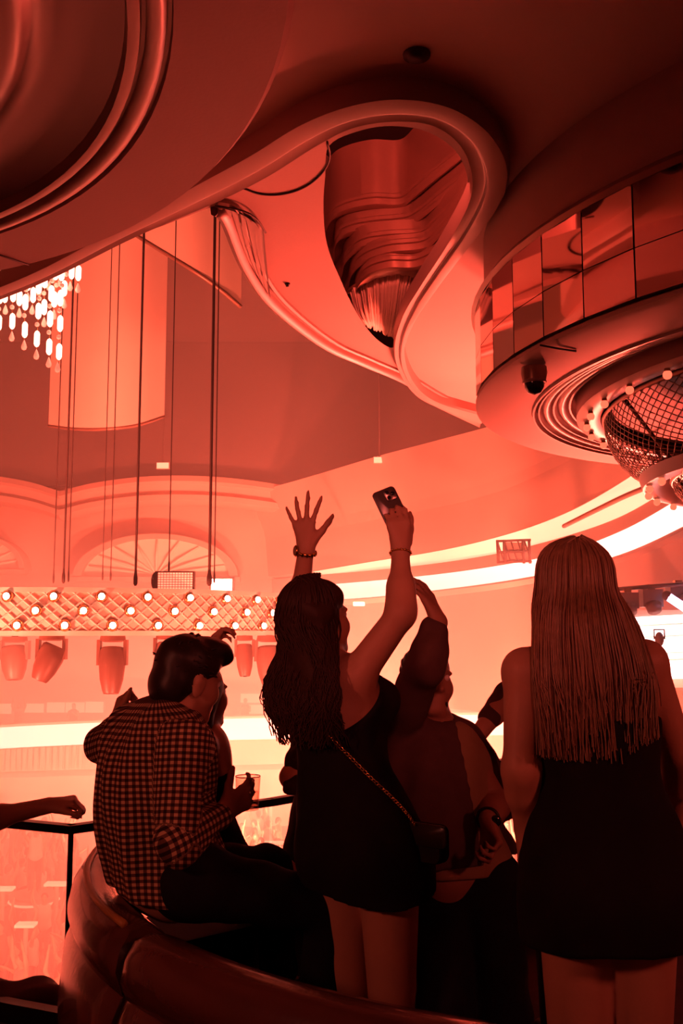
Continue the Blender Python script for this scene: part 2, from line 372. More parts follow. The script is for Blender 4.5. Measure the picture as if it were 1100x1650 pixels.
mb = MB().tube(smooth_open([P(908, 848, 19.2), P(960, 822, 17.8), P(1010, 798, 16.6), P(1068, 775, 15.4)], 16), 0.045, 6)
o = mb.build('rail_bar', 'bronze'); o['label'] = 'thin bar lying across the glowing cove strip'; o['category'] = 'bar'

# --- opposite balcony low on the left: white band, slatted fascia, screens
XL = [-60, 60, 200, 340, 480, 620, 760, 860]; YL = [38, 40, 41, 41.5, 42, 42, 41.5, 41]
q_top = band_curve([1176, 1169, 1163, 1159, 1156, 1153, 1152, 1153], XL, YL)
q_bot = band_curve([1210, 1203, 1197, 1193, 1190, 1187, 1185, 1184], XL, YL)
q_f1 = band_curve([1246, 1242, 1238, 1234, 1230, 1226, 1222, 1220], XL, YL, off=0.2)
q_f2 = band_curve([1256, 1252, 1248, 1243, 1239, 1235, 1231, 1229], XL, YL, off=-0.4)
q_low = band_curve([1400]*8, XL, YL, off=1.5)
S(struct('trim_far_light_band', MB().grid([q_top, q_bot]), 'led', smooth=True), 'long white light band on the opposite balcony front', 'light strip')
S(struct('wall_far_balcony', MB().grid([q_top+V(0, 0.5, 0.1), q_top+V(0, -0.1, 0.1), q_top]), 'balcony_panel', smooth=True, sharp=30), 'pale ledge on top of the opposite balcony front', 'ledge')
fas = S(struct('wall_far_fascia', MB().grid([q_bot, q_bot+V(0, 0.3, 0), q_f1, q_f2, q_f2+V(0, 0.1, -0.25), q_low]), 'balcony_panel', smooth=True, sharp=30), 'pale fascia under the long white band across the hall', 'fascia')
for i in range(40):
    t = i/39*0.42; k = t*(len(q_bot)-1); j = int(k); f = k-j
    a = q_bot[j]*(1-f)+q_bot[j+1]*f; b = q_f1[j]*(1-f)+q_f1[j+1]*f
    MB().box((a+b)/2+V(0, 0.05, 0), (0.12, 0.16, a[2]-b[2]-0.1)).build('slat', 'balcony_panel', fas, smooth=False)
for x0, x1, y0, y1 in ((-30, 18, 1134, 1150), (40, 70, 1134, 1148), (76, 104, 1132, 1148), (106, 136, 1132, 1148), (138, 166, 1131, 1148), (388, 432, 1118, 1132), (400, 470, 1136, 1150)):
    c = (P(x0, y0, 45.3)+P(x1, y1, 45.3))/2; w_ = (x1-x0)/F*45.3; h_ = (y1-y0)/F*45.3
    r = thing('wall_screen', {-30: 'lit screen above the far white band, cut by the left edge', 40: 'small lit screen, second from the left above the far white band', 76: 'lit screen in the middle of the row left of the pointing hand', 106: 'lit screen, second left of the pointing hand', 138: 'lit screen just left of the pointing hand', 388: 'upper lit screen between the seated man and the wavy hair', 400: 'lower wide lit screen between the seated man and the wavy hair'}[x0], 'screen', c, 'screens on the opposite balcony')
    part(r, 'display', MB().box(c, (w_, 0.05, h_)), 'sign_glow', smooth=False)
    part(r, 'bezel', MB().box(c+V(0, 0.06, 0), (w_+0.12, 0.06, h_+0.12)), 'hall_wall', smooth=False)

# --- our own balcony: floor, kerb, glass rail
RL = [V(-3.4, 4.35, 0), V(-1.25, 3.66, 0), V(-0.93, 3.52, 0), V(-0.28, 4.06, 0), V(0.86, 5.30, 0), V(2.6, 6.7, 0)]
edge = [(p[0]+o_[0], p[1]+o_[1]) for p, o_ in zip(RL, ((-.05, .3), (-.05, .3), (-.1, .32), (-.2, .26), (-.2, .22), (-.2, .25)))]
poly = [(-3.4, -4), (2.6, -4)]
def prism(poly, z0, z1):
    n = len(poly); v = [(x, y, z0) for x, y in poly]+[(x, y, z1) for x, y in poly]
    f = [tuple(range(n))[::-1], tuple(range(n, 2*n))]+[(i, (i+1) % n, n+(i+1) % n, n+i) for i in range(n)]
    return MB().add(v, f)
S(struct('floor', prism(poly+edge[::-1], -0.35, 0.0), 'carpet'), 'dark carpeted floor of the upper balcony', 'floor')
kin = [(p[0], p[1]-0.13) for p in RL]
mb = prism(kin+edge[::-1], 0.0, 0.26); S(struct('kerb', mb, 'stone'), 'dark stone kerb under the glass rail', 'kerb')
rail = thing('glass_railing', 'glass balustrade with a dark flat handrail along the balcony', 'railing', RL[2])
RH = 0.92
hp = [V(p[0], p[1], RH) for p in RL]
for i in range(len(hp)-1):
    a, b = hp[i], hp[i+1]; d = nrm(b-a); sd = nrm(np.cross(d, V(0, 0, 1)))
    part(rail, 'handrail', MB().box((a+b)/2, (np.linalg.norm(b-a)+0.02, 0.040, 0.028), (d, sd, V(0, 0, 1))), 'black_metal', smooth=False)
    L = np.linalg.norm(b-a); npn = max(1, round(L/0.85))
    for k in range(npn):
        s0 = a+d*(L*k/npn+0.012); s1 = a+d*(L*(k+1)/npn-0.012)
        part(rail, 'glass_panel', MB().box((s0+s1)/2-V(0, 0, 0.33), (np.linalg.norm(s1-s0), 0.012, 0.62), (d, sd, V(0, 0, 1))), 'glass', smooth=False)
        if k > 0 or i in (2,):
            q = a+d*(L*k/npn); w_ = 0.014 if (i == 2 and k == 0) else 0.008
            part(rail, 'post', MB().box(V(q[0], q[1], RH/2+0.05), (w_, w_, RH-0.1), (d, sd, V(0, 0, 1))), 'black_metal', smooth=False)
    part(rail, 'shoe_channel', MB().box(V(*((a+b)/2)[:2], 0.29), (L, 0.05, 0.07), (d, sd, V(0, 0, 1))), 'black_metal', smooth=False)

# ================================================================== OUR CEILING
CZL = 3.9
def fill_plate(outer, holes, z):
    bm = bmesh.new(); es = []
    for loop in [outer]+holes:
        vs = [bm.verts.new((p[0], p[1], z)) for p in loop]
        for i in range(len(vs)): es.append(bm.edges.new((vs[i], vs[(i+1) % len(vs)])))
    bmesh.ops.triangle_fill(bm, edges=es, use_beauty=True, use_dissolve=False)
    bm.verts.index_update(); v = [x.co[:] for x in bm.verts]; f = [tuple(l.index for l in q.verts) for q in bm.faces]; bm.free()
    return MB().add(v, f)
edge_px = [(180, 391), (262, 364), (318, 342), (346, 332), (362, 345), (395, 425), (440, 487), (520, 550), (585, 580), (645, 606), (705, 640), (780, 672)]
edge_w = [PZ(x, y, CZL) for x, y in edge_px]
edge_s = smooth_open(edge_w[3:], 50)
outer = [(-6.5, -4), (7.5, -4), (7.5, 14.5), (4.6, 13.6), (2.8, 12.1)]+[(p[0], p[1]) for p in edge_s[::-1]]+[(p[0], p[1]) for p in edge_w[2::-1]]+[(-3.0, 6.3), (-6.5, 6.9)]
hole_px = [(530, 235), (575, 212), (630, 203), (690, 213), (735, 245), (753, 290), (745, 340), (716, 400), (682, 455), (656, 510), (641, 550), (628, 560), (600, 540), (572, 500), (546, 445), (527, 395), (521, 340), (524, 280)]
hole = smooth_closed([PZ(x, y, CZL) for x, y in hole_px], 90)
ceil = S(struct('ceiling', fill_plate(outer, [[(p[0], p[1]) for p in hole]], CZL), 'plaster'), 'smooth plaster ceiling over the balcony with a teardrop opening', 'ceiling')
# slab edge along the hall side
ev = np.array([[x, y, CZL] for x, y in outer[3:]])
S(struct('ceiling_edge', MB().grid([ev, ev+V(0, 0, 11.2)]), 'plaster_dark', smooth=True, sharp=40), 'upright edge of the balcony ceiling towards the hall', 'ceiling')
# rounded double trim along the edge
tr = np.array(edge_s); nrmls = []
for i in range(len(tr)):
    d = nrm(tr[min(i+1, len(tr)-1)]-tr[max(i-1, 0)]); nrmls.append(V(-d[1], d[0], 0))
nrmls = np.array(nrmls)
prof = [(-0.20, 0.0), (-0.20, -0.035), (-0.17, -0.05), (-0.14, -0.035), (-0.13, -0.012), (-0.09, -0.012), (-0.07, -0.07), (0.0, -0.10), (0.05, -0.07), (0.06, 0.0), (0.06, 0.25)]
S(struct('trim_edge', MB().grid([tr+nrmls*a*0.55+V(0, 0, b*0.6 if b < 0 else b) for a, b in prof]), 'ribbon', smooth=True, sharp=50), 'rounded double moulding along the ceiling edge', 'moulding')
# ribbon moulding that outlines the teardrop
ro = [(-40, 478), (60, 436), (180, 372), (300, 305), (400, 250), (480, 201), (560, 170), (640, 158), (720, 170), (781, 205), (815, 252), (820, 295), (800, 342), (752, 405), (708, 462), (668, 520), (652, 570), (668, 618), (705, 648), (780, 670)]
ri = [(-20, 492), (80, 452), (215, 385), (345, 330), (430, 288), (510, 238), (570, 208), (640, 198), (700, 206), (742, 240), (758, 288), (750, 335), (712, 405), (675, 462), (645, 515), (634, 565), (645, 606), (672, 640), (710, 660), (772, 690)]
RO = smooth_open([PZ(x, y, CZL-0.10) for x, y in ro], 120); RI = smooth_open([PZ(x, y, CZL-0.10) for x, y in ri], 120)
rows = []
for t, dz in ((0, 0.11), (0, 0.02), (0.06, 0.0), (0.50, -0.012), (0.56, -0.01), (0.60, 0.012), (0.66, 0.015), (0.95, 0.0), (1.0, 0.02), (1.0, 0.11)):
    rows.append(RO*(1-t)+RI*t+V(0, 0, dz))
S(struct('trim_ribbon', MB().grid(rows), 'ribbon', smooth=True, sharp=35), 'broad ribbon moulding looping around the teardrop opening', 'moulding')
# round access joint drawn in the plaster
arc = smooth_open([PZ(x, y, CZL-0.004) for x, y in ((390, 303), (420, 313), (455, 313), (490, 302), (518, 280), (531, 255), (527, 228))], 30)
MB().tube(arc, 0.005, 5).build('joint_line', 'dark_recess', ceil)
for x, y, r in ((463, 459, 0.018), (671, 91, 0.055), (912, 285, 0.04)):
    c = PZ(x, y, CZL-0.01)
    MB().lathe([(0.001, -0.012), (r*0.6, -0.012), (r*0.7, 0.0), (r, 0.0), (r*1.02, 0.01)], c, 20).build('recessed_socket', 'dark_recess', ceil)
# stepped dome inside the teardrop: dark shaft, and bronze ledges that step down towards the hall
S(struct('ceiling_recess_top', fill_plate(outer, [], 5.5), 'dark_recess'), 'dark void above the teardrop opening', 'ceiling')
EDG = [[(500, 400), (520, 376), (535, 350), (560, 337), (600, 329), (645, 329), (670, 310), (700, 285), (735, 257), (770, 228)],
       [(520, 440), (537, 420), (541, 390), (560, 375), (600, 367), (650, 362), (672, 352), (705, 326), (740, 298), (775, 268)],
       [(535, 465), (550, 442), (556, 420), (580, 398), (620, 390), (675, 386), (697, 370), (722, 344), (750, 312), (780, 282)],
       [(548, 490), (560, 465), (566, 440), (586, 420), (625, 406), (680, 400), (705, 380), (728, 354), (752, 326), (782, 298)],
       [(560, 520), (571, 492), (573, 465), (590, 443), (625, 431), (668, 430), (700, 415), (725, 395), (750, 370), (780, 340)]]
ZK = [0.80, 0.64, 0.48, 0.36, 0.24]
def eline(k, dz=0.0, push=0.0):
    q = smooth_open([PZ(x, y, CZL+ZK[k]) for x, y in EDG[k]], 60); return q+V(0, push, dz)
rows = [eline(0, 0.5)]
for k in range(5):
    rows += [eline(k, 0.09), eline(k, 0.075, -0.02), eline(k, 0.05, -0.02), eline(k, 0.045, 0.0), eline(k, 0.02, 0.0), eline(k, 0.01, -0.03), eline(k, -0.012, -0.03), eline(k, -0.025, 0.0), eline(k, -0.02, 0.04)]
    if k < 4: rows.append(eline(k+1, ZK[k]-ZK[k+1]))
rows.append(eline(4, 0.0, 0.35))
S(struct('trim_recess_ledges', MB().grid(rows), 'bronze', smooth=True, sharp=50), 'stack of kinked bronze ledges inside the teardrop opening', 'moulding')
# fan of thin fringe strands hanging in the far tip of the teardrop
fr = thing('fringe_lamp', 'fan of pale hanging fringe strands in the tip of the teardrop', 'lamp', PZ(640, 500, CZL+0.1))
mbs = MB()
for i in range(70):
    t = i/69
    a = PZ(565+t*112, 470-35*math.sin(t*PI*0.75)+rng.uniform(-3, 3), CZL+0.25); b = PZ(585+t*62, 520+t*28+rng.uniform(-4, 4), CZL+0.05)
    m_ = (a+b)/2-V(0, 0, 0.05)
    mbs.tube(smooth_open([a, m_, b], 6), 0.009, 4)
part(fr, 'fringe', mbs, 'fabric_panel', kind='stuff')
part(fr, 'rim', MB().tube(smooth_open([PZ(560, 470, CZL+0.27), PZ(610, 438, CZL+0.27), PZ(660, 432, CZL+0.27), PZ(690, 445, CZL+0.27)], 14), 0.02, 6), 'bronze')
# fluted drape at the rounded corner of the soffit
dr = thing('gathered_drape', 'gathered fabric drape at the rounded corner of the soffit', 'drape', PZ(385, 380, CZL))
rows = []
for k in range(25):
    t = k/24; row = []
    for j in range(14):
        q = j/13
        top = np.array([350+q*75, 336+q*q*36]); bot = np.array([400+q*36, 420+q*62]); mid = np.array([366+q*62, 392+q*26])
        p2 = (1-t)**2*top+2*t*(1-t)*mid+t*t*bot
        p3 = PZ(p2[0], p2[1], CZL-0.03-0.02*math.sin(q*38))
        row.append(p3)
    rows.append(row)
part(dr, 'fabric', MB().grid(rows), 'ribbon')
part(dr, 'band', MB().tube(smooth_open([PZ(346, 332, CZL-0.03), PZ(385, 338, CZL-0.03), PZ(412, 352, CZL-0.03), PZ(428, 375, CZL-0.03)], 14), 0.006, 6), 'dark_recess')

# --- big round soffit, upper left
UC = (-3.22, 2.58, 0)
prof = [(3.10, 3.93), (3.10, 3.63), (3.075, 3.6), (2.66, 3.6), (2.655, 3.625), (2.64, 3.625), (2.635, 3.60), (2.60, 3.588), (2.575, 3.60), (2.57, 3.63), (2.555, 3.63), (2.55, 3.605), (2.53, 3.6), (2.51, 3.605), (2.50, 3.66),
        (2.45, 3.72), (2.34, 3.76), (2.24, 3.75), (2.21, 3.70), (2.15, 3.672), (2.09, 3.70), (2.07, 3.76), (2.0, 3.82), (1.86, 3.85), (1.80, 3.84), (1.785, 3.80), (1.75, 3.79), (1.72, 3.80), (1.70, 3.86), (1.6, 3.92), (1.47, 3.93), (1.45, 3.89), (1.42, 3.88), (1.39, 3.89), (1.37, 3.96), (1.0, 4.05), (0.02, 4.08)]
prof = [(r+0.05, z) if 3 <= i < 15 else (r, z) for i, (r, z) in enumerate(prof)]
dome = thing('round_soffit', 'huge round soffit with concentric mouldings over the upper left', 'ceiling dome', (UC[0], UC[1], 3.6)); dome['kind'] = 'structure'
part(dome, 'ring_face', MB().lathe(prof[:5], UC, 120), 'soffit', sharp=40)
part(dome, 'moulding', MB().lathe(prof[4:15], UC, 120), 'ribbon', sharp=60)
part(dome, 'cove_ring', MB().lathe(prof[14:], UC, 120), 'bronze_shaded', sharp=60)
a_ = math.atan2(PZ(0, 415, 3.6)[1]-UC[1], PZ(0, 415, 3.6)[0]-UC[0])
part(dome, 'joint', MB().tube([V(UC[0]+math.cos(a_)*2.7, UC[1]+math.sin(a_)*2.7, 3.597), V(UC[0]+math.cos(a_-0.02)*3.08, UC[1]+math.sin(a_-0.02)*3.08, 3.597)], 0.006, 4), 'dark_recess')
# --- drum at the right with mirrors, mouldings and chandelier
DC = V(3.45, 5.40, 0); DR = 2.68; DZ = 2.9; DT = 3.44
prof = [(DR-0.06, CZL), (DR-0.06, DZ+0.05), (DR+0.0, DZ+0.03), (DR, DZ+0.01), (DR-0.03, DZ-0.005), (DR-0.25, DZ-0.015), (2.34, DZ-0.01)]
drum = thing('ceiling_drum', 'round ceiling drum faced with mirror tiles and stepped mouldings below', 'ceiling drum', (DC[0], DC[1], DZ)); drum['kind'] = 'structure'
part(drum, 'drum_shell', MB().lathe(prof, DC, 120), 'plaster', sharp=40)
pr2 = [(2.36, DZ-0.01)]; z_ = DZ-0.01
for k, w_ in enumerate((0.035, 0.030, 0.055, 0.035, 0.060, 0.035)):
    r0 = pr2[-1][0]
    pr2 += [(r0-0.003, z_+0.022), (r0-0.008, z_+0.004), (r0-w_*0.35, z_-0.014), (r0-w_*0.65, z_-0.014), (r0-w_+0.002, z_+0.006), (r0-w_, z_+0.03)]; z_ += 0.012
pr2 += [(2.09, z_+0.03), (2.05, DZ+0.3), (0.02, DZ+0.34)]
part(drum, 'moulding', MB().lathe(pr2, DC, 120), 'ribbon', sharp=60)
mz = DZ+0.05; rowh = [(mz, mz+0.21), (mz+0.215, DT)]
a_first = math.atan2(5.75-DC[1], 0.83-DC[0]); step = 0.30/DR
for i in range(13):
    a0 = a_first+0.06+i*step-0.02
    for (z0, z1) in rowh:
        tw = rng.uniform(-0.006, 0.006, 2)
        pa = DC+V(math.cos(a0)*DR, math.sin(a0)*DR, 0); pb = DC+V(math.cos(a0+step*0.985)*DR, math.sin(a0+step*0.985)*DR, 0)
        n_ = nrm(V(*((pa+pb)/2-DC)[:2], 0)); cc = (pa+pb)/2+V(0, 0, (z0+z1)/2)-n_*0.01
        ax = (nrm(nrm(pb-pa)+n_*tw[0]), n_, V(0, 0, 1)); ax = (ax[0], nrm(np.cross(V(0, 0, 1), ax[0])), nrm(V(0, 0, 1)+n_*tw[1]))
        part(drum, 'mirror_tile', MB().box(cc, (np.linalg.norm(pb-pa)-0.004, 0.02, z1-z0), ax), 'mirror', smooth=False)
part(drum, 'top_trim', MB().lathe([(DR+0.0, DT), (DR+0.02, DT+0.02), (DR, DT+0.05), (DR-0.07, DT+0.06)], DC, 90), 'bronze', sharp=60)
jl = [PZ(870, 556, DZ-0.016), PZ(900, 562, DZ-0.016), PZ(928, 566, DZ-0.016)]
part(drum, 'joint', MB().tube(jl, 0.005, 4), 'dark_recess')
# dome camera under the drum rim
sc_p = PZ(860, 592, DZ-0.02)
scam = thing('security_camera', 'dark dome security camera fixed under the mirrored drum', 'camera', sc_p)
part(scam, 'mount', MB().lathe([(0.001, 0.0), (0.062, 0.0), (0.064, -0.03), (0.056, -0.07), (0.05, -0.07)], sc_p, 24), 'bronze', sharp=50)
part(scam, 'dome', MB().lathe([(0.05, -0.07), (0.047, -0.10), (0.032, -0.128), (0.001, -0.138)], sc_p, 24), 'lens')
part(scam, 'ring', MB().lathe([(0.056, -0.066), (0.060, -0.074), (0.053, -0.082), (0.05, -0.074)], sc_p, 24), 'ribbon')
# chandelier of globe bulbs and wire baskets
ch = thing('basket_chandelier', 'round chandelier with globe bulbs and wire mesh baskets under the drum', 'chandelier', (DC[0], DC[1], DZ-0.1))
part(ch, 'bulb_ring', MB().lathe([(2.09, DZ+0.15), (2.09, DZ-0.04), (2.06, DZ-0.055), (1.98, DZ-0.055), (1.95, DZ-0.04), (1.95, DZ+0.15)], DC, 100), 'ribbon', sharp=50)
for i in range(40):
    a = 2*PI*(i+0.4)/40
    c = DC+V(math.cos(a)*2.03, math.sin(a)*2.03, DZ-0.085)
    b = part(ch, 'globe_bulb', MB().ball(c, 0.023, 10, 7), 'globe')
    part(ch, 'socket', MB().lathe([(0.015, 0.016), (0.015, 0.032), (0.001, 0.032)], c, 8), 'brass', parent=b)
def basket(R, z0, depth, inner, n=150):
    m_ = MB()
    pts = lambda i, t: DC+V(math.cos(2*PI*i/n)*(inner+(R-inner)*math.cos(t*PI/2)), math.sin(2*PI*i/n)*(inner+(R-inner)*math.cos(t*PI/2)), z0-depth*math.sin(t*PI/2))
    for i in range(n):
        for dr_ in (1, -1):
            m_.tube([pts(i+dr_*12*t, t) for t in np.linspace(0, 1, 9)], 0.0035, 3, cap=False)
    part(ch, 'wire_basket', m_, 'mesh_wire')
    part(ch, 'hoop', MB().lathe([(R-0.014, z0), (R, z0-0.018), (R+0.014, z0), (R, z0+0.018), (R-0.014, z0)], DC, 90), 'bronze')
basket(1.93, DZ-0.05, 0.36, 1.62)
part(ch, 'lower_ring', MB().lathe([(1.74, DZ-0.40), (1.72, DZ-0.47), (1.64, DZ-0.47), (1.56, DZ-0.40), (1.74, DZ-0.40)], DC, 80), 'ribbon', sharp=50)
for i in range(34):
    a = 2*PI*i/34; part(ch, 'globe_bulb', MB().ball(DC+V(math.cos(a)*1.69, math.sin(a)*1.69, DZ-0.49), 0.023, 10, 7), 'globe')
basket(1.55, DZ-0.42, 0.30, 0.7, 120)
part(ch, 'inner_drum', MB().lathe([(1.90, DZ-0.03), (1.88, DZ+0.02), (0.02, DZ+0.02)], DC, 60), 'dark_recess', sharp=40)
for i in range(8):
    a = 2*PI*i/8; part(ch, 'strut', MB().tube([DC+V(math.cos(a)*1.9, math.sin(a)*1.9, DZ), DC+V(math.cos(a)*1.6, math.sin(a)*1.6, DZ-0.41)], 0.012, 5), 'bronze')
# ================================================================== THINGS IN THE HALL
# --- ring of bulbs with quilted skin: an arc that starts at the left and curves away to the right
RC = V(-3.85, 15.2, 0); RR = 3.25; RZ0 = 1.56; RZ1 = 2.08; A0 = math.radians(-97); A1 = math.radians(75)
ring = thing('light_ring', 'suspended curved beam quilted with diamonds and studded with round bulbs', 'light ring', (RC[0], RC[1], RZ0))
pr = [(RR-0.5, RZ0), (RR-0.02, RZ0), (RR, RZ0+0.03), (RR, RZ1-0.03), (RR-0.02, RZ1), (RR-0.5, RZ1), (RR-0.5, RZ0)]
part(ring, 'shell', MB().lathe(pr, RC, 80, A0, A1), 'quilt', sharp=50)
for a in (A0, A1):
    part(ring, 'end_cap', MB().box(RC+V(math.cos(a)*(RR-0.25), math.sin(a)*(RR-0.25), (RZ0+RZ1)/2), (0.56, 0.04, RZ1-RZ0+0.04), (V(math.cos(a), math.sin(a), 0), V(-math.sin(a), math.cos(a), 0), V(0, 0, 1))), 'quilt', smooth=False)
lat = MB(); nL = 56; st_ = (A1-A0)/nL
for i in range(nL):
    for s in (1, -1):
        j0, j1 = i, i+s*3.2
        pts = []
        for t in np.linspace(0, 1, 6):
            a = A0+st_*min(max(i+s*t*3.2, 0), nL); pts.append(RC+V(math.cos(a)*(RR+0.012), math.sin(a)*(RR+0.012), RZ0+0.02+t*(RZ1-RZ0-0.04)))
        lat.tube(pts, 0.013, 4, cap=False)
part(ring, 'lattice', lat, 'quilt')
for zz_ in (RZ0, RZ1): part(ring, 'rim', MB().lathe([(RR-0.03, zz_-0.03), (RR+0.03, zz_-0.03), (RR+0.03, zz_+0.03), (RR-0.03, zz_+0.03), (RR-0.03, zz_-0.03)], RC, 80, A0, A1), 'quilt', sharp=40)
bme = MB().ball((0, 0, 0), 0.042, 10, 7).mesh('bulb', 'bulb'); sme = MB().lathe([(0.03, -0.02), (0.07, -0.02), (0.075, 0.0), (0.05, 0.02), (0.03, 0.03)], (0, 0, 0), 12).mesh('socket', 'brass')
dA = 0.55/RR
for zf, off in ((0.18, 0.25), (0.52, -0.37), (0.85, 0.0)):
    for i in range(15):
        a = A0+dA*(i+0.45+off)
        if a > A1-0.1: continue
        d = V(math.cos(a), math.sin(a), 0)
        b = link('bulb', bme, ring); b.location = RC+d*(RR+0.06)+V(0, 0, RZ0+zf*(RZ1-RZ0))-V(*ring.location)
        k = link('socket', sme, b); k.rotation_euler = Vector(tuple(d)).to_track_quat('Z', 'Y').to_euler(); k.location = tuple(-d*0.03)
ring_b = copy_tree(ring, None, label='farther bulb-studded beam cut off by the left edge')
ring_b.location = (-8.95, 17.6, RZ0); ring_b.rotation_euler = (0, 0, math.radians(62))
def on_ring(px):      # distance at which the beam's middle line crosses a picture column
    best = None
    for i in range(400):
        a = A0+(A1-A0)*i/400
        if a > -0.05: break
        q = RC+V(math.cos(a)*(RR-0.25), math.sin(a)*(RR-0.25), 0); x = 550+F*q[0]/(q[1]*math.cos(TH)); e = abs(x-px)
        if best is None or e < best[0]: best = (e, q[1])
    return best[1]
# --- moving head lamps under the ring
def moving_head(px, py_top, py_bot, Y, lean, label, wpx=44, m='fixture'):
    if Y is None: Y = on_ring(px)
    top = P(px, py_top, Y); s = (py_bot-py_top)/F*Y; wd = wpx/F*Y
    r = thing('moving_head_lamp', label, 'stage lamp', top, 'stage lamps hung under the ring')
    part(r, 'base', MB().lathe([(0.001, 0.0), (wd*0.42, 0.0), (wd*0.45, -s*0.10), (wd*0.3, -s*0.13), (0.001, -s*0.13)], top, 16), m, sharp=40)
    for sx in (-1, 1):
        part(r, 'yoke_arm', MB().box(top+V(sx*wd*0.46, 0, -s*0.30), (wd*0.12, wd*0.3, s*0.42)), m, smooth=False)
    ctr = top+V(0, 0, -s*0.42); ax = nrm(V(lean, -0.15, -1)); u = nrm(np.cross(ax, V(0, 1, 0))); v_ = np.cross(ax, u)
    L = s*0.60; prof = [(-0.34*L, 0.1), (-0.34*L, 0.36), (-0.26*L, 0.44), (0.1*L, 0.46), (0.55*L, 0.40), (0.86*L, 0.30), (0.93*L, 0.26), (0.90*L, 0.22), (0.86*L, 0.2), (0.86*L, 0.001)]
    rows = [[ctr+ax*h+wd*q*(math.cos(2*PI*k/18)*u+math.sin(2*PI*k/18)*v_) for h, q in prof] for k in range(18)]
    part(r, 'lamp_head', MB().grid(rows, close_u=True), m, sharp=50)
    part(r, 'lens', MB().ball(ctr+ax*(0.87*L), (wd*0.2, wd*0.2, 0.03), 14, 6, (u, v_, ax)), 'lens')
    zt = RZ0
    part(r, 'clamp', MB().tube([top, V(top[0], top[1], zt+0.01)], wd*0.12, 8), m)
    return r
moving_head(182, 1022, 1118, None, 0.02, 'upright stage lamp hanging lowest under the ring of bulbs', 46)
moving_head(84, 1022, 1100, None, -0.42, 'tilted stage lamp with a lit seam under the ring of bulbs', 46)
moving_head(24, 1026, 1096, 15.2, 0.1, 'faint stage lamp beside the tilted one near the left edge', 46)
moving_head(268, 1022, 1086, None, -0.1, 'stage lamp half hidden by the seated man', 38)
moving_head(394, 1024, 1090, None, 0.05, 'slim pale stage lamp between the seated man and the wavy-haired woman', 30)
moving_head(434, 1024, 1104, None, 0.06, 'hazy stage lamp touching the wavy hair', 46)
# --- panel lamp and bright lamp on top of the ring
c = P(281, 936, 12.6); pl = thing('panel_lamp', 'boxy panel lamp with a grid of diodes on top of the ring', 'stage lamp', c-V(0, 0, .12))
part(pl, 'housing', MB().box(c+V(0, 0.06, 0), (0.50, 0.10, 0.25)), 'fixture', smooth=False)
part(pl, 'side_cap', MB().ball(c+V(-0.25, 0.06, 0), (0.06, 0.07, 0.12)), 'fixture')
part(pl, 'stand', MB().box(c+V(0, 0.06, -0.15), (0.1, 0.08, 0.08)), 'fixture', smooth=False)
for i in range(12):
    for j in range(7):
        part(pl, 'diode', MB().box(c+V(-0.195+i*0.037, 0.004, -0.092+j*0.031), (0.028, 0.016, 0.022)), 'sign_glow', smooth=False)
c = P(357, 945, 17.5); bl = thing('flood_lamp', 'small blazing flood lamp standing behind the ring of bulbs', 'stage lamp', c-V(0, 0, .2))
part(bl, 'glowing_face', MB().box(c, (0.36, 0.05, 0.26)), 'bulb', smooth=False)
part(bl, 'housing', MB().box(c+V(0, 0.08, 0), (0.44, 0.1, 0.34)), 'fixture', smooth=False)
part(bl, 'foot', MB().box(c+V(0, 0.06, -0.25), (0.12, 0.12, 0.2)), 'fixture', smooth=False)
# --- hoist cables
def cable(px_t, px_b, yb, Y, r, label):
    b = P(px_b, yb, Y); t = V(b[0], b[1], HZ)
    cc = thing('hoist_cable', label, 'cable', b, 'cables holding the light ring')
    part(cc, 'wire', MB().tube([t, (t+b)/2, b], r, 6), 'cable')
    part(cc, 'shackle', MB().lathe([(0.001, 0.0), (r*1.6, 0.02), (r*1.7, 0.10), (r*1.1, 0.16), (r, 0.2)], b, 8), 'cable')
cab = [(337, 944, 12.4, 0.020, 'thickest hoist cable, near the bright flood lamp'), (345, 940, 12.6, 0.008, 'thin cable close beside the thickest hoist cable'),
       (218, 944, 12.4, 0.016, 'stout hoist cable just behind the panel lamp'), (272, 922, 12.8, 0.008, 'thin cable rising behind the panel lamp'),
       (102, 940, 13.5, 0.014, 'hoist cable in front of the tall fabric panel, left'), (110, 938, 13.5, 0.008, 'thin cable paired with the left hoist cable'),
       (86, 940, 15.0, 0.009, 'leftmost thin cable of the light ring'), (165, 935, 15.5, 0.008, 'thin cable down the middle of the tall fabric panel'), (178, 936, 15.5, 0.009, 'second thin cable down the middle of the fabric panel')]
for x, y, Y, r, l in cab: cable(x, x, y, Y, r, l)
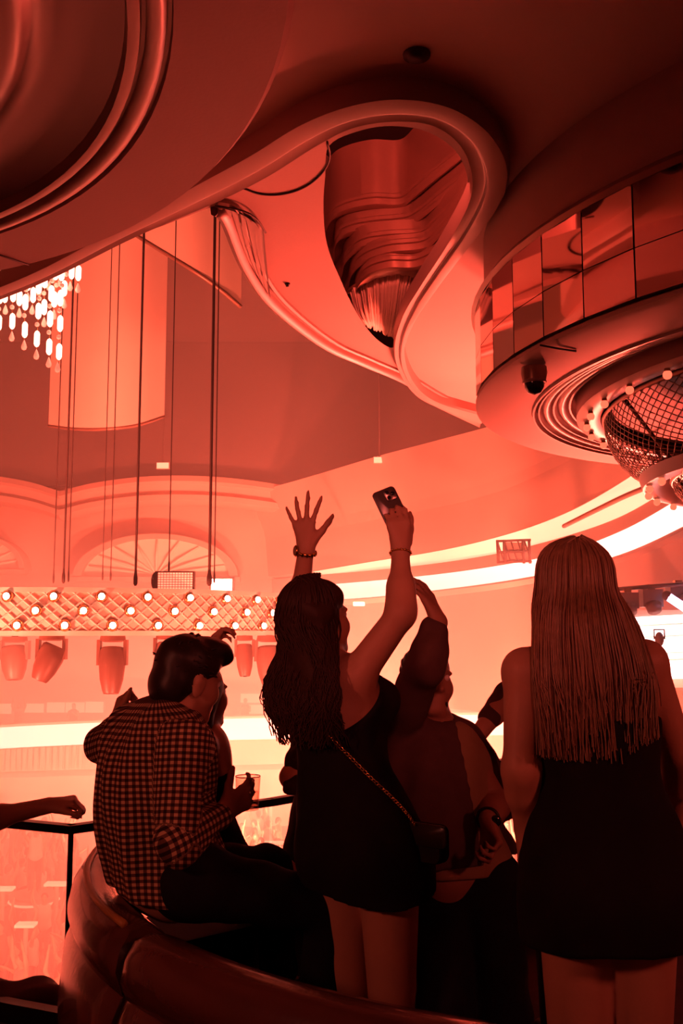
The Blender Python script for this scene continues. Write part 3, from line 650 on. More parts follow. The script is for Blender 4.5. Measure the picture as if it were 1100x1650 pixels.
# --- crystal chandelier, left
CC = P(18, 430, 11.5)
cr = thing('crystal_chandelier', 'blazing crystal chandelier with hanging rods and drops at the left', 'chandelier', CC)
rod = MB().lathe([(0.001, 0.10), (0.022, 0.085), (0.034, 0.06), (0.034, -0.06), (0.022, -0.085), (0.001, -0.10)], (0, 0, 0), 8).mesh('crystal_rod', 'crystal')
drop = MB().lathe([(0.001, 0.07), (0.012, 0.05), (0.03, 0.0), (0.034, -0.02), (0.024, -0.045), (0.001, -0.055)], (0, 0, 0), 8).mesh('crystal_drop', 'drop')
bead = MB().ball((0, 0, 0), 0.028, 8, 6).mesh('crystal_bead', 'drop')
def strand(px, py_end, Y, n):
    e = P(px, py_end, Y); z = e[2]
    for i in range(n):
        seq = [(drop, 0.0, 'crystal_drop'), (rod, 0.19, 'crystal_rod'), (bead, 0.36, 'crystal_bead')] if i == 0 else [(rod, 0.0, 'crystal_rod'), (bead, 0.15, 'crystal_bead')]
        for me_, dz, nm in seq:
            o = link(nm, me_, cr); o.location = V(e[0]+rng.uniform(-.01, .01), e[1], z+dz)-CC
        z += 0.52 if i == 0 else 0.30
    part(cr, 'wire', MB().tube([e, V(e[0], e[1], CC[2]+0.9)], 0.004, 4), 'brass')
for x, y, Y, n in ((94, 593, 11.0, 4), (78, 585, 11.05, 4), (59, 572, 11.1, 4), (38, 557, 11.2, 4), (18, 543, 11.3, 3), (-3, 545, 11.5, 4), (-26, 540, 11.7, 4),
                   (126, 465, 11.4, 1), (114, 462, 11.5, 1), (104, 490, 11.3, 2), (88, 508, 11.2, 2), (70, 520, 11.4, 2), (52, 500, 11.6, 2), (30, 505, 11.6, 2), (8, 500, 11.7, 2),
                   (62, 470, 12.0, 1), (44, 480, 12.0, 1), (20, 470, 12.0, 1), (96, 455, 11.9, 1), (80, 462, 12.0, 1)): strand(x, y, Y, n)
part(cr, 'frame', MB().lathe([(0.95, 0.85), (1.0, 0.85), (1.0, 0.92), (0.95, 0.92), (0.95, 0.85)], CC+V(-0.2, 0.2, 0), 36), 'brass', sharp=40)
part(cr, 'stem', MB().tube([CC+V(-0.2, 0.2, 0.9), V(CC[0]-0.2, CC[1]+0.2, HZ)], 0.03, 8), 'brass')
for a in range(4):
    part(cr, 'spoke', MB().tube([CC+V(-0.2, 0.2, 0.95), CC+V(-0.2+math.cos(a*PI/2)*0.97, 0.2+math.sin(a*PI/2)*0.97, 0.88)], 0.015, 5), 'brass')
# --- small lamps and signs
def small_lamp(px, py, wpx, hpx, Y, label, m='sign_glow'):
    c = P(px, py, Y); s = Y/F
    r = thing('glowing_sign', label, 'sign', c)
    part(r, 'face', MB().box(c, (wpx*s, 0.04, hpx*s)), m, smooth=False)
    if Y > 33 and py < 900: part(r, 'hanger', MB().tube([c+V(0, .06, 0), V(c[0], c[1]+.06, HZ)], 0.02, 5), 'cable')
    part(r, 'case', MB().box(c+V(0, 0.06, 0), (wpx*s*1.1, 0.08, hpx*s*1.2)), 'hall_wall', smooth=False)
    return r
small_lamp(262, 750, 19, 9, 38, 'small glowing exit sign left of the thickest hoist cable')
small_lamp(611, 741, 18, 9, 34, 'small glowing sign above the raised phone')
small_lamp(750, 971, 27, 14, 34, 'white lamp box below the broad light band', 'bulb')
small_lamp(578, 973, 18, 6, 36, 'slim glowing strip beside the wavy-haired woman', 'bulb')
# --- truss frame on the lit band
tf = thing('truss_frame', 'small square truss frame hanging in front of the white band', 'truss', P(828, 905, 22))
def bar(r, pts, w, m='fixture', nm='bar'): part(r, nm, MB().tube(pts, w, 5), m)
for x in (801, 812, 842, 852):
    bar(tf, [P(x, 870, 22), P(x+2, 908, 22)], 0.035)
for y in (872, 890, 906): bar(tf, [P(800, y, 22), P(855, y-2, 22)], 0.03)
for i in range(5): bar(tf, [P(801+i*11, 872, 22), P(812+i*11, 906, 22)], 0.018)
part(tf, 'black_panel', MB().box(P(828, 889, 22.1), (0.5, 0.05, 0.42)), 'hall_wall', smooth=False)
# --- stage side at the right edge: screens and lamps
st = thing('led_screen', 'wide white stage screen crossed by dark seams at the right edge', 'screen', P(1055, 1040, 15))
for k, (y0, y1) in enumerate(((996, 1009), (1012, 1028), (1031, 1055), (1058, 1066), (1070, 1098))):
    part(st, 'screen_panel', MB().box((P(995, (y0+y1)/2, 15)+P(1180, (y0+y1)/2-10, 14.6))/2, (1.8, 0.08, (y1-y0)/F*15), (nrm(P(1180, 990, 14.6)-P(995, 1000, 15)), V(0, 1, 0), V(0, 0, 1))), 'screen', smooth=False)
part(st, 'frame', MB().box((P(995, 1050, 15.2)+P(1180, 1040, 14.8))/2, (2.0, 0.06, 1.15)), 'hall_wall', smooth=False)
tb = thing('lighting_bar', 'straight lighting bar above the white stage screen', 'truss', P(1050, 944, 14))
part(tb, 'bar', MB().tube([P(985, 950, 14.2), P(1190, 934, 13.4)], 0.03, 8), 'fixture')
def stage_box(px, py, wpx, hpx, label, m='fixture', lit=None):
    c = P(px, py, 14); s = 14/F
    r = thing('stage_spot', label, 'stage lamp', c)
    part(r, 'housing', MB().box(c, (wpx*s, 0.24, hpx*s)), m, smooth=False)
    part(r, 'snout', MB().tube([c+V(0, -0.1, -hpx*s*0.4), c+V(0, -0.16, -hpx*s*0.75)], [wpx*s*0.42, wpx*s*0.34], 12), m)
    part(r, 'clamp', MB().box(c+V(0, 0, hpx*s*0.62), (0.1, 0.1, hpx*s*0.35)), 'brass', smooth=False)
    if lit: part(r, 'lens', MB().ball(c+V(0, -0.15, -hpx*s*0.75), (wpx*s*0.3, wpx*s*0.3, 0.03)), lit)
    return r
stage_box(1010, 968, 30, 26, 'plain stage spot nearest the long straight hair')
stage_box(1048, 964, 32, 28, 'middle stage spot over the white screen')
stage_box(1092, 956, 32, 26, 'stage spot with a lavender beam at the right edge', lit='lavender')
part_l = thing('beam_lamp', 'lavender glowing bar under the stage spots', 'stage lamp', P(1086, 968, 13.6))
part(part_l, 'glow_tube', MB().tube([P(1074, 960, 13.6), P(1110, 984, 13.5)], 0.06, 10), 'lavender')
part(part_l, 'end_cap', MB().ball(P(1074, 960, 13.6), 0.07), 'fixture')
c = P(1062, 1030, 13.6); pf = thing('small_beam_lamp', 'little pinkish lamp hung before the white screen', 'stage lamp', c)
part(pf, 'housing', MB().ball(c, (0.06, 0.08, 0.1)), 'fixture'); part(pf, 'yoke', MB().tube([c+V(-.07, 0, 0), c+V(-.07, 0, .13), c+V(.07, 0, .13), c+V(.07, 0, 0)], 0.012, 5), 'fixture')
# ================================================================== BODIES: distance fields turned into one continuous skin
class Field:
    def __init__(s, lo, hi, h):
        s.h = h; s.lo = np.asarray(lo, float)-3*h; n = np.ceil((np.asarray(hi, float)+3*h-s.lo)/h).astype(int)+1
        s.n = n; s.a = np.full(n, 9.0, np.float32)
        s.ax = [s.lo[i]+h*np.arange(n[i]) for i in range(3)]
    def box(s, lo, hi):
        i0 = np.clip(np.floor((lo-s.lo)/s.h).astype(int), 0, s.n-1); i1 = np.clip(np.ceil((hi-s.lo)/s.h).astype(int)+1, 1, s.n)
        if np.any(i1 <= i0): return None
        sl = tuple(slice(a, b) for a, b in zip(i0, i1))
        return sl, s.ax[0][sl[0]][:, None, None], s.ax[1][sl[1]][None, :, None], s.ax[2][sl[2]][None, None, :]
    def merge(s, sl, d, k):
        A = s.a[sl]; d = d.astype(np.float32)
        if k > 0:
            h = np.clip(0.5+0.5*(A-d)/k, 0, 1); s.a[sl] = A*(1-h)+d*h-k*h*(1-h)
        else: s.a[sl] = np.minimum(A, d)
    def cone(s, a, b, ra, rb=None, k=0.02, flat=None, inflate=0.0, cut=False):
        a = np.asarray(a, float); b = np.asarray(b, float); rb = ra if rb is None else rb; ra += inflate; rb += inflate
        R = max(ra, rb)+max(k*1.5, 4*s.h); B = s.box(np.minimum(a, b)-R, np.maximum(a, b)+R)
        if B is None: return s
        sl, X, Y, Z = B; ab = b-a; L2 = max(float(ab@ab), 1e-9)
        t = np.clip(((X-a[0])*ab[0]+(Y-a[1])*ab[1]+(Z-a[2])*ab[2])/L2, 0, 1)
        wx = X-a[0]-t*ab[0]; wy = Y-a[1]-t*ab[1]; wz = Z-a[2]-t*ab[2]; q = wx*wx+wy*wy+wz*wz
        if flat is not None:
            n, f = nrm(flat[0]), flat[1]; wn = wx*n[0]+wy*n[1]+wz*n[2]; q = q+wn*wn*(1/f**2-1)
        d = np.sqrt(q)-(ra+t*(rb-ra))
        if cut: s.a[sl] = np.maximum(s.a[sl], -d.astype(np.float32))
        else: s.merge(sl, d, k)
        return s
    def ell(s, c, r, ax=None, k=0.02, inflate=0.0, cut=False):
        c = np.asarray(c, float); r = np.asarray(r, float)+inflate; A = np.eye(3) if ax is None else np.array([nrm(q) for q in ax])
        R = max(r)+max(k*1.5, 4*s.h); B = s.box(c-R, c+R)
        if B is None: return s
        sl, X, Y, Z = B; q = 0
        for i in range(3):
            u = ((X-c[0])*A[i][0]+(Y-c[1])*A[i][1]+(Z-c[2])*A[i][2])/r[i]; q = q+u*u
        d = (np.sqrt(q)-1)*min(r)
        if cut:
            if k > 0:
                A_ = s.a[sl]; e = -d.astype(np.float32); h = np.clip(0.5-0.5*(A_-e)/k, 0, 1); s.a[sl] = A_*(1-h)+e*h+k*h*(1-h)
            else: s.a[sl] = np.maximum(s.a[sl], -d.astype(np.float32))
        else: s.merge(sl, d, k)
        return s
    def plane(s, p, n):          # keep the side the normal points away from
        n = nrm(n); X, Y, Z = s.ax[0][:, None, None], s.ax[1][None, :, None], s.ax[2][None, None, :]
        s.a = np.maximum(s.a, ((X-p[0])*n[0]+(Y-p[1])*n[1]+(Z-p[2])*n[2]).astype(np.float32)); return s
    def wrinkle(s, amp, freq, seed=0):
        r = np.random.default_rng(seed); X, Y, Z = [q.astype(np.float32) for q in (s.ax[0][:, None, None], s.ax[1][None, :, None], s.ax[2][None, None, :])]
        d = 0
        for i in range(5):
            v = r.normal(size=3); v[2] *= 0.8; v = v/np.linalg.norm(v)*freq*r.uniform(0.6, 1.7); ph = r.uniform(0, 6)
            d = d+np.sin(X*v[0]+Y*v[1]+Z*v[2]+ph)
        s.a = s.a+(amp/2.2*d).astype(np.float32); return s
    def surface(s, smooth=2):
        a = s.a; n = s.n; ins = a < 0
        c = np.zeros(n-1, np.uint8)
        for i in (0, 1):
            for j in (0, 1):
                for k in (0, 1): c += ins[i:n[0]-1+i, j:n[1]-1+j, k:n[2]-1+k]
        I = np.argwhere((c > 0) & (c < 8)); idx = np.full(n-1, -1, np.int32); idx[I[:, 0], I[:, 1], I[:, 2]] = np.arange(len(I))
        co = [(i, j, k) for i in (0, 1) for j in (0, 1) for k in (0, 1)]
        val = {q: a[I[:, 0]+q[0], I[:, 1]+q[1], I[:, 2]+q[2]] for q in co}
        acc = np.zeros((len(I), 3)); cnt = np.zeros(len(I))
        for q in co:
            for e in range(3):
                if q[e]: continue
                r = list(q); r[e] = 1; r = tuple(r); va, vb = val[q], val[r]; m = (va < 0) != (vb < 0)
                t = np.where(m, va/np.where(m, va-vb, 1), 0); p = np.tile(np.array(q, float), (len(I), 1)); p[:, e] = t
                acc += p*m[:, None]; cnt += m
        v = s.lo+s.h*(I+acc/np.maximum(cnt, 1)[:, None]); F_ = []
        for e in range(3):
            u, w_ = [(1, 2), (2, 0), (0, 1)][e]
            A = [slice(None)]*3; B = [slice(None)]*3; A[e] = slice(0, -1); B[e] = slice(1, None)
            ia, ib = ins[tuple(A)], ins[tuple(B)]; E = np.argwhere(ia != ib)
            E = E[(E[:, u] > 0) & (E[:, w_] > 0) & (E[:, u] < n[u]-1) & (E[:, w_] < n[w_]-1)]
            fl = ia[E[:, 0], E[:, 1], E[:, 2]]
            def g(du, dw):
                Q = E.copy(); Q[:, u] += du; Q[:, w_] += dw; return idx[Q[:, 0], Q[:, 1], Q[:, 2]]
            q = np.stack([g(-1, -1), g(0, -1), g(0, 0), g(-1, 0)], 1); q[~fl] = q[~fl][:, ::-1]; F_.append(q)
        f = np.concatenate(F_); f = f[(f >= 0).all(1)]
        if smooth and len(f):
            ed = np.concatenate([f[:, [0, 1]], f[:, [1, 2]], f[:, [2, 3]], f[:, [3, 0]]])
            deg = np.bincount(ed.ravel(), minlength=len(v)).astype(float)
            for it in range(smooth):
                sm = np.zeros_like(v)
                for c_ in range(3): sm[:, c_] = np.bincount(ed[:, 0], v[ed[:, 1], c_], len(v))+np.bincount(ed[:, 1], v[ed[:, 0], c_], len(v))
                v = v*0.5+0.5*sm/np.maximum(deg, 1)[:, None]
        return v, f
def field_mesh(name, fl, m, origin, smooth=2, attr=None):
    v, f = fl.surface(smooth)
    me = bpy.data.meshes.new(name); nv, nf = len(v), len(f)
    me.vertices.add(nv); me.vertices.foreach_set('co', (v-np.asarray(origin)).astype(np.float32).ravel())
    me.loops.add(nf*4); me.loops.foreach_set('vertex_index', f.astype(np.int32).ravel())
    me.polygons.add(nf); me.polygons.foreach_set('loop_start', np.arange(nf, dtype=np.int32)*4); me.polygons.foreach_set('loop_total', np.full(nf, 4, np.int32))
    me.update(calc_edges=True); me.validate()
    me.polygons.foreach_set('use_smooth', np.ones(len(me.polygons), bool))
    me.materials.append(M[m])
    if attr is not None:
        at = me.attributes.new('thread', 'FLOAT_VECTOR', 'POINT'); at.data.foreach_set('vector', attr(v).astype(np.float32).ravel())
    return me
# ---- body pieces (each adds to a Field)
def head_into(fl, c, f, u, s=1.0, neck=None, nr=0.052, k=0.012, female=False):
    f = nrm(f); u = nrm(u-f*(u@f)); r = np.cross(f, u); ax = (r, f, u)
    L = lambda x, y, z: c+s*(r*x+f*y+u*z)
    E = lambda p, q, kk=k, **o: fl.ell(L(*p), np.array(q)*s, ax, kk, **o)
    E((0, -0.012, 0.035), (0.074, 0.095, 0.084)); E((0, 0.03, -0.03), (0.058, 0.066, 0.078), 0.03)
    E((0, 0.045, -0.075), (0.042, 0.045, 0.036), 0.025); E((0, 0.08, -0.098), (0.018, 0.016, 0.016), 0.02)
    for sx in (-1, 1):
        E((sx*0.045, 0.052, -0.028), (0.022, 0.03, 0.028), 0.02)
        fl.cone(L(sx*0.048, 0.0, -0.07), L(sx*0.02, 0.072, -0.10), 0.016*s, 0.014*s, 0.02)
        E((sx*0.074, -0.008, -0.012), (0.008, 0.021, 0.032), 0.006); E((sx*0.081, -0.016, 0.004), (0.007, 0.013, 0.018), 0.005)
        E((sx*0.032, 0.098, 0.006), (0.019, 0.014, 0.012), 0.012, cut=True)
        fl.cone(L(sx*0.014, 0.090, 0.024), L(sx*0.048, 0.078, 0.022), 0.008*s, 0.006*s, 0.012)
    fl.cone(L(0, 0.088, 0.006), L(0, 0.108, -0.036), 0.008*s, 0.011*s, 0.012)
    for sx in (-1, 1): E((sx*0.011, 0.097, -0.038), (0.008, 0.01, 0.008), 0.006)
    fl.cone(L(-0.018, 0.089, -0.062), L(0.018, 0.089, -0.062), 0.007*s, 0.007*s, 0.006); fl.cone(L(-0.014, 0.088, -0.073), L(0.014, 0.088, -0.073), 0.0075*s, 0.0075*s, 0.006)
    if neck is not None: fl.cone(L(0, -0.022, -0.06), neck, nr, nr*1.12, 0.03)
def eyes_mesh(c, f, u, s=1.0):
    f = nrm(f); u = nrm(u-f*(u@f)); r = np.cross(f, u); m = MB()
    for sx in (-1, 1): m.ball(c+s*(r*sx*0.031+f*0.077+u*0.006), 0.0125*s, 10, 7)
    return m
def hand_into(fl, w_, d, n, thumb, curl=(0.3,)*4, spread=0.1, tcurl=0.2, tout=0.9, s=1.0, k=0.006):
    """w_ wrist, d hand direction, n palm normal (fingers curl towards it), thumb = +1/-1 side of d x n"""
    d = nrm(d); n = nrm(n-d*(n@d)); t = np.cross(d, n)*thumb; W = np.asarray(w_, float)
    at = lambda a, b, c: W+s*(d*a+t*b+n*c)
    fl.cone(at(0.0, 0, 0), at(0.03, 0.002, 0), 0.025*s, 0.026*s, 0.02, flat=(n, 0.72))
    for b0, b1 in ((0.010, 0.028), (0.004, 0.010), (-0.004, -0.010), (-0.010, -0.027)):
        fl.cone(at(0.022, b0, 0), at(0.078, b1, 0.0), 0.016*s, 0.0125*s, 0.014, flat=(n, 0.85))
    fl.ell(at(0.035, 0.022, 0.008), np.array((0.024, 0.017, 0.014))*s, (d, t, n), 0.012)
    base = ((0.082, 0.029), (0.086, 0.010), (0.082, -0.010), (0.075, -0.028)); ln = ((0.040, 0.024, 0.020), (0.045, 0.028, 0.021), (0.041, 0.026, 0.020), (0.032, 0.020, 0.018))
    tips = []
    for i in range(4):
        p = at(base[i][0], base[i][1], 0); sp = spread*(1.5-i)*0.55; dd = nrm(d*math.cos(sp)+t*math.sin(sp)); a = 0; r0 = (0.0090, 0.0092, 0.0088, 0.0078)[i]*s
        for j in range(3):
            a += curl[i]*(0.75, 1.15, 0.8)[j]; q = p+s*ln[i][j]*(dd*math.cos(a)+n*math.sin(a))
            fl.cone(p, q, r0*(1-0.1*j), r0*(0.92-0.1*j), k); p = q
        tips.append(p)
    p = at(0.022, 0.026, 0.006); dd = nrm(d*math.cos(tout)+t*math.sin(tout)+n*0.25); a = 0
    for j, l_ in enumerate((0.042, 0.032, 0.026)):
        a += tcurl*(0.3, 1, 1)[j]; q = p+s*l_*nrm(dd*math.cos(a)+(n*0.45+d*0.75)*math.sin(a)); fl.cone(p, q, (0.0145, 0.0112, 0.0098)[j]*s, (0.0112, 0.0098, 0.0082)[j]*s, k+0.002); p = q
    return tips
def limb(fl, a, b, c, ra, rb, rc, k=0.02, inflate=0.0, bulge=True):
    a, b, c = map(lambda q: np.asarray(q, float), (a, b, c))
    fl.cone(a, b, ra, rb, k, inflate=inflate); fl.cone(b, c, rb, rc, k, inflate=inflate)
    if bulge: fl.cone(b+(c-b)*0.12, b+(c-b)*0.42, rb*1.06, rb*1.02, k, inflate=inflate)
def torso_into(fl, secs, right, n=14, k=0.035, inflate=0.0, fwd=None):
    """secs: rows of (centre, half width, half depth) from the top down; right = lateral axis"""
    c = smooth_open([q[0] for q in secs], n); w_ = smooth_open([[q[1], q[2], 0] for q in secs], n); r = nrm(right)
    for p, q in zip(c, w_):
        hw, hd = max(q[0], 0.01), max(q[1], 0.01); e = max(hw-hd, 0.002)
        fl.cone(p-r*e, p+r*e, hd, hd, k, inflate=inflate)
def leg_into(fl, hip, knee, ankle, toe, s=1.0, r=(0.085, 0.058, 0.036), k=0.025):
    fl.cone(hip, knee, r[0], r[1], k); fl.cone(knee, ankle, r[1], r[2], k); kn = np.asarray(knee); an = np.asarray(ankle)
    fl.cone(kn+(an-kn)*0.15, kn+(an-kn)*0.45, r[1]*0.98, r[1]*0.9, k)
    fl.cone(ankle, toe, 0.033, 0.022, 0.02, flat=(V(0, 0, 1), 0.8)); fl.ell(an-V(0, 0, 0.03)-nrm(np.asarray(toe)-an)*0.02, (0.032, 0.032, 0.035), k=0.02)
def shoe_mesh(root, ankle, toe, m='shoe', heel=0.0):
    a = np.asarray(ankle, float); t = np.asarray(toe, float); fl = Field(np.minimum(a, t)-0.11, np.maximum(a, t)+0.09, 0.008)
    d = nrm((t-a)*V(1, 1, 0)); fl.cone(a-V(0, 0, 0.05)-d*0.03, t-V(0, 0, 0.005)+d*0.02, 0.048, 0.038, 0.02, flat=(V(0, 0, 1), 0.8)); fl.cone(a-V(0, 0, 0.04), a+V(0, 0, 0.0), 0.046, 0.05, 0.02)
    z = min(a[2], t[2])-0.055; fl.plane(V(0, 0, z), V(0, 0, -1))
    if heel: fl.cone(a-V(0, 0, 0.06)-d*0.04, a-V(0, 0, 0.06+heel)-d*0.045, 0.02, 0.01, 0.01)
    return link('shoe', field_mesh('shoe', fl, m, root.location), root)
def person(label, loc, body_field, skin='skin', smooth=2):
    """the body is the thing itself: one continuous mesh; clothing, hair and shoes are its children"""
    o = bpy.data.objects.new('person', field_mesh('person', body_field, skin, loc, smooth)); COL.objects.link(o); o.location = tuple(loc)
    o['label'] = label; o['category'] = 'person'; return o
def wear(root, name, fl, m, smooth=2, attr=None, **tags): return link(name, field_mesh(name, fl, m, root.location, smooth, attr), root, **tags)
def strands_into(mb, roots, r0=0.004, sides=4):
    for pts in roots: mb.tube(pts, np.linspace(r0, r0*0.35, len(pts)), sides, cap=False)
def hair_paths(c, f, u, n, a, phi_rng, end_fn, wave=(0.004, 14), seed=1, jit=0.006, s=1.0, nseg=20, top=0.09, frontal=0.03):
    """paths that start at the parting, run over the skull and then fall to end_fn(phi, layer) in world space"""
    r_ = np.random.default_rng(seed); f = nrm(f); u = nrm(u-f*(u@f)); r = np.cross(f, u); out = []
    for i in range(n):
        phi = r_.uniform(*phi_rng); lay = r_.uniform(0.93, 1.05); side = 1 if phi > 0 else -1
        cc = c+u*0.035-f*0.013
        start = cc+u*(a[2]*lay)+f*r_.uniform(-0.05, frontal)+r*side*0.006
        q1 = cc+u*(a[2]*0.80*lay)+lay*0.62*(r*math.sin(phi)*a[0]-f*math.cos(phi)*a[1])
        mid = cc+u*(a[2]*0.42*lay)+lay*0.92*(r*math.sin(phi)*a[0]-f*math.cos(phi)*a[1])
        skull = cc-u*0.03+lay*1.02*(r*math.sin(phi)*a[0]-f*math.cos(phi)*a[1])
        ends = end_fn(phi, lay, r_)
        ctrl = [start, q1, mid, skull]+list(ends)
        p = smooth_open(ctrl, nseg); t = np.linspace(0, 1, nseg); ph = r_.uniform(0, 6.28); fq = wave[1]*r_.uniform(0.7, 1.3)
        amp = wave[0]*np.clip((t-0.25)/0.5, 0, 1)*r_.uniform(0.5, 1.5)
        p = p+np.outer(amp*np.sin(fq*t+ph), r)+np.outer(amp*np.cos(fq*t*0.9+ph), f)*0.7+r_.normal(size=3)*jit*0.4
        out.append(p)
    return out
# ================================================================== FOREGROUND: booth, people and what they hold
UP = V(0, 0, 1)
# ---- curved leather booth
BC = V(0.942, 3.60, 0); BR = 1.83; BT = 0.86
booth = thing('curved_booth', 'round brown leather booth with a padded rolled back', 'sofa', (BC[0], BC[1], 0))
cuts = [math.radians(a) for a in (181, 214.6, 250, 286, 322, 358)]
prof = [(-0.30, 0.10), (-0.30, BT-0.10), (-0.27, BT-0.045), (-0.20, BT-0.012), (-0.12, BT), (-0.05, BT-0.012), (-0.01, BT-0.05), (0.005, BT-0.10), (-0.02, BT-0.145), (-0.035, BT-0.155), (-0.02, BT-0.165), (0.015, BT-0.22), (0.03, BT-0.36), (0.02, BT-0.52), (-0.03, BT-0.66), (-0.05, 0.10), (-0.30, 0.10)]
prof = [(r*0.62 if r < 0 else r*0.8, z) for r, z in prof]
for i in range(len(cuts)-1):
    a0, a1 = cuts[i], cuts[i+1]; rows = []
    for j in range(25):
        t = j/24; a = a0+0.004+(a1-a0-0.008)*t; pinch = max(0, 1-min(t, 1-t)/0.06); puff = -0.022*pinch**1.5
        rows.append([BC+V(math.cos(a)*(BR+r+puff*(1 if r > -0.12 else -1)), math.sin(a)*(BR+r+puff*(1 if r > -0.12 else -1)), z+(puff if z > BT-0.15 else 0)) for r, z in prof])
    part(booth, 'back_panel', MB().grid(rows), 'leather', sharp=75)
    for a in (a0, a1) if i == 0 else (a1,):
        mb = MB(); ring_ = [BC+V(math.cos(a)*(BR+r-0.012*(1 if r > -0.12 else -1)), math.sin(a)*(BR+r-0.012*(1 if r > -0.12 else -1)), z) for r, z in prof]
        mb.add(ring_, [tuple(range(len(ring_)-1))]); part(booth, 'seam_panel', mb, 'leather', smooth=False)
    if i == 0:
        pts = [BC+V(math.cos(a)*(BR-0.05), math.sin(a)*(BR-0.05), BT-0.004) for a in np.linspace(a0+0.03, a1-0.03, 16)]
        part(booth, 'roll_glint', MB().tube(pts, 0.011, 6), 'roll_glint')  # strip coloured as a yellow light's reflection on the leather roll
    if i > 0: continue
    rows = []
    sp = [(-0.20, 0.06), (-0.20, 0.44), (-0.23, 0.47), (-0.42, 0.48), (-0.60, 0.47), (-0.66, 0.43), (-0.67, 0.36), (-0.64, 0.33), (-0.64, 0.06), (-0.20, 0.06)]
    for a in np.linspace(a0+0.004, a1-0.004, 12): rows.append([BC+V(math.cos(a)*(BR+r), math.sin(a)*(BR+r), z) for r, z in sp])
    part(booth, 'seat_cushion', MB().grid(rows), 'shoe_matte', sharp=60)
part(booth, 'plinth', MB().lathe([(BR-0.70, 0.0), (BR-0.70, 0.10), (BR-0.05, 0.10), (BR-0.05, 0.0)], BC, 60, cuts[0], cuts[-1]), 'black_metal', sharp=40)
# ---- dark bench against the glass rail beyond the seated pair
bn = thing('rail_bench', 'low dark padded bench along the glass rail behind the seated pair', 'bench', (-0.45, 3.75, 0))
a_, b_ = V(-0.79, 3.55, 0), V(-0.22, 4.04, 0); d_ = nrm(b_-a_); s_d = nrm(np.cross(d_, UP)); L_ = np.linalg.norm(b_-a_)
part(bn, 'base', MB().box((a_+b_)/2+s_d*0.22+V(0, 0, 0.24), (L_, 0.30, 0.48), (d_, s_d, UP)), 'black_metal', smooth=False)
for k in range(2): part(bn, 'cushion', MB().box(a_+d_*L_*(k+0.5)/2+s_d*0.22+V(0, 0, 0.55), (L_/2-0.01, 0.32, 0.13), (d_, s_d, UP)), 'navy_cloth', smooth=False)
# ------------------------------------------------------------------ 1. woman with long straight hair (right)
Y = 2.32
hc = P(925, 958, 2.34); neck = P(932, 1052, 2.33)
Lsh, Lel, Lwr = P(846, 1082, 2.30), P(838, 1235, 2.28), P(846, 1335, 2.36)
Rsh, Rel, Rwr = P(1038, 1068, 2.34), P(1092, 1215, 2.40), P(1085, 1320, 2.58)
fwd = V(0.05, 1, 0); rt = V(1, -0.03, 0)
secs = [(P(938, 1078, 2.33), 0.125, 0.070), (P(944, 1130, 2.33), 0.142, 0.095), (P(952, 1190, 2.33), 0.132, 0.095), (P(960, 1265, 2.33), 0.124, 0.088), (P(970, 1340, 2.33), 0.155, 0.105), (P(978, 1420, 2.33), 0.178, 0.118)]
LH, RH_ = P(925, 1440, 2.33), P(1032, 1440, 2.33)
legs = [(LH, V(LH[0]+0.01, 2.36, 0.50), V(LH[0]+0.015, 2.33, 0.13), V(LH[0]+0.015, 2.46, 0.05)), (RH_, V(RH_[0]-0.01, 2.36, 0.50), V(RH_[0], 2.33, 0.13), V(RH_[0]+0.01, 2.46, 0.05))]
fl = Field((0.30, 2.05, 0.02), (1.02, 2.85, 1.90), 0.0065)
torso_into(fl, secs, rt); head_into(fl, hc, fwd, V(0.02, -0.03, 1), 1.0, neck, 0.047)
fl.cone(neck, P(940, 1085, 2.33), 0.055, 0.08, 0.03)
for sh in (Lsh, Rsh): fl.cone(P(938, 1078, 2.33), sh, 0.05, 0.052, 0.03)
limb(fl, Lsh, Lel, Lwr, 0.050, 0.038, 0.026); limb(fl, Rsh, Rel, Rwr, 0.050, 0.038, 0.026)
hand_into(fl, Lwr, V(0.03, -0.05, -1), V(0.9, 0.3, 0), 1, (0.35, 0.4, 0.45, 0.5), 0.08)
hand_into(fl, Rwr, V(-0.2, 0.7, -0.5), V(-0.7, 0, -0.5), 1, (0.6, 0.65, 0.7, 0.7), 0.08)
for sx, (h, k_, a, t) in zip((-1, 1), legs): leg_into(fl, h, k_, a, t)
for sx in (-1, 1): fl.ell(P(978, 1420, 2.33)+V(sx*0.075, -0.06, -0.02), (0.085, 0.08, 0.09), k=0.04)
w1 = person('woman with long straight hair and a black strapless dress, back turned, nearest the camera', (0.6, 2.33, 0), fl)
part(w1, 'eyes', eyes_mesh(hc, fwd, UP), 'eye')
dr_f = Field((0.36, 2.08, 0.72), (1.02, 2.62, 1.48), 0.007)
ds = [(P(945, 1120, 2.33), 0.142, 0.098), (P(952, 1190, 2.33), 0.136, 0.100), (P(958, 1265, 2.33), 0.130, 0.094), (P(968, 1340, 2.33), 0.160, 0.110), (P(977, 1420, 2.33), 0.182, 0.125), (P(980, 1490, 2.33), 0.184, 0.125), (P(982, 1600, 2.33), 0.182, 0.122)]
torso_into(dr_f, ds, rt, 18, inflate=0.007)
for sx in (-1, 1): dr_f.ell(P(978, 1420, 2.33)+V(sx*0.075, -0.06, -0.02), (0.085, 0.08, 0.09), k=0.05, inflate=0.01); dr_f.ell(P(945, 1150, 2.33)+V(sx*0.07, 0.08, 0), (0.06, 0.055, 0.06), k=0.04, inflate=0.006)
dr_f.wrinkle(0.003, 40, 3); dr_f.plane(P(945, 1158, 2.23), V(0, 0, 1)); dr_f.plane(P(980, 1541, 2.22), V(0.02, 0, -1))
wear(w1, 'dress', dr_f, 'black_cloth')
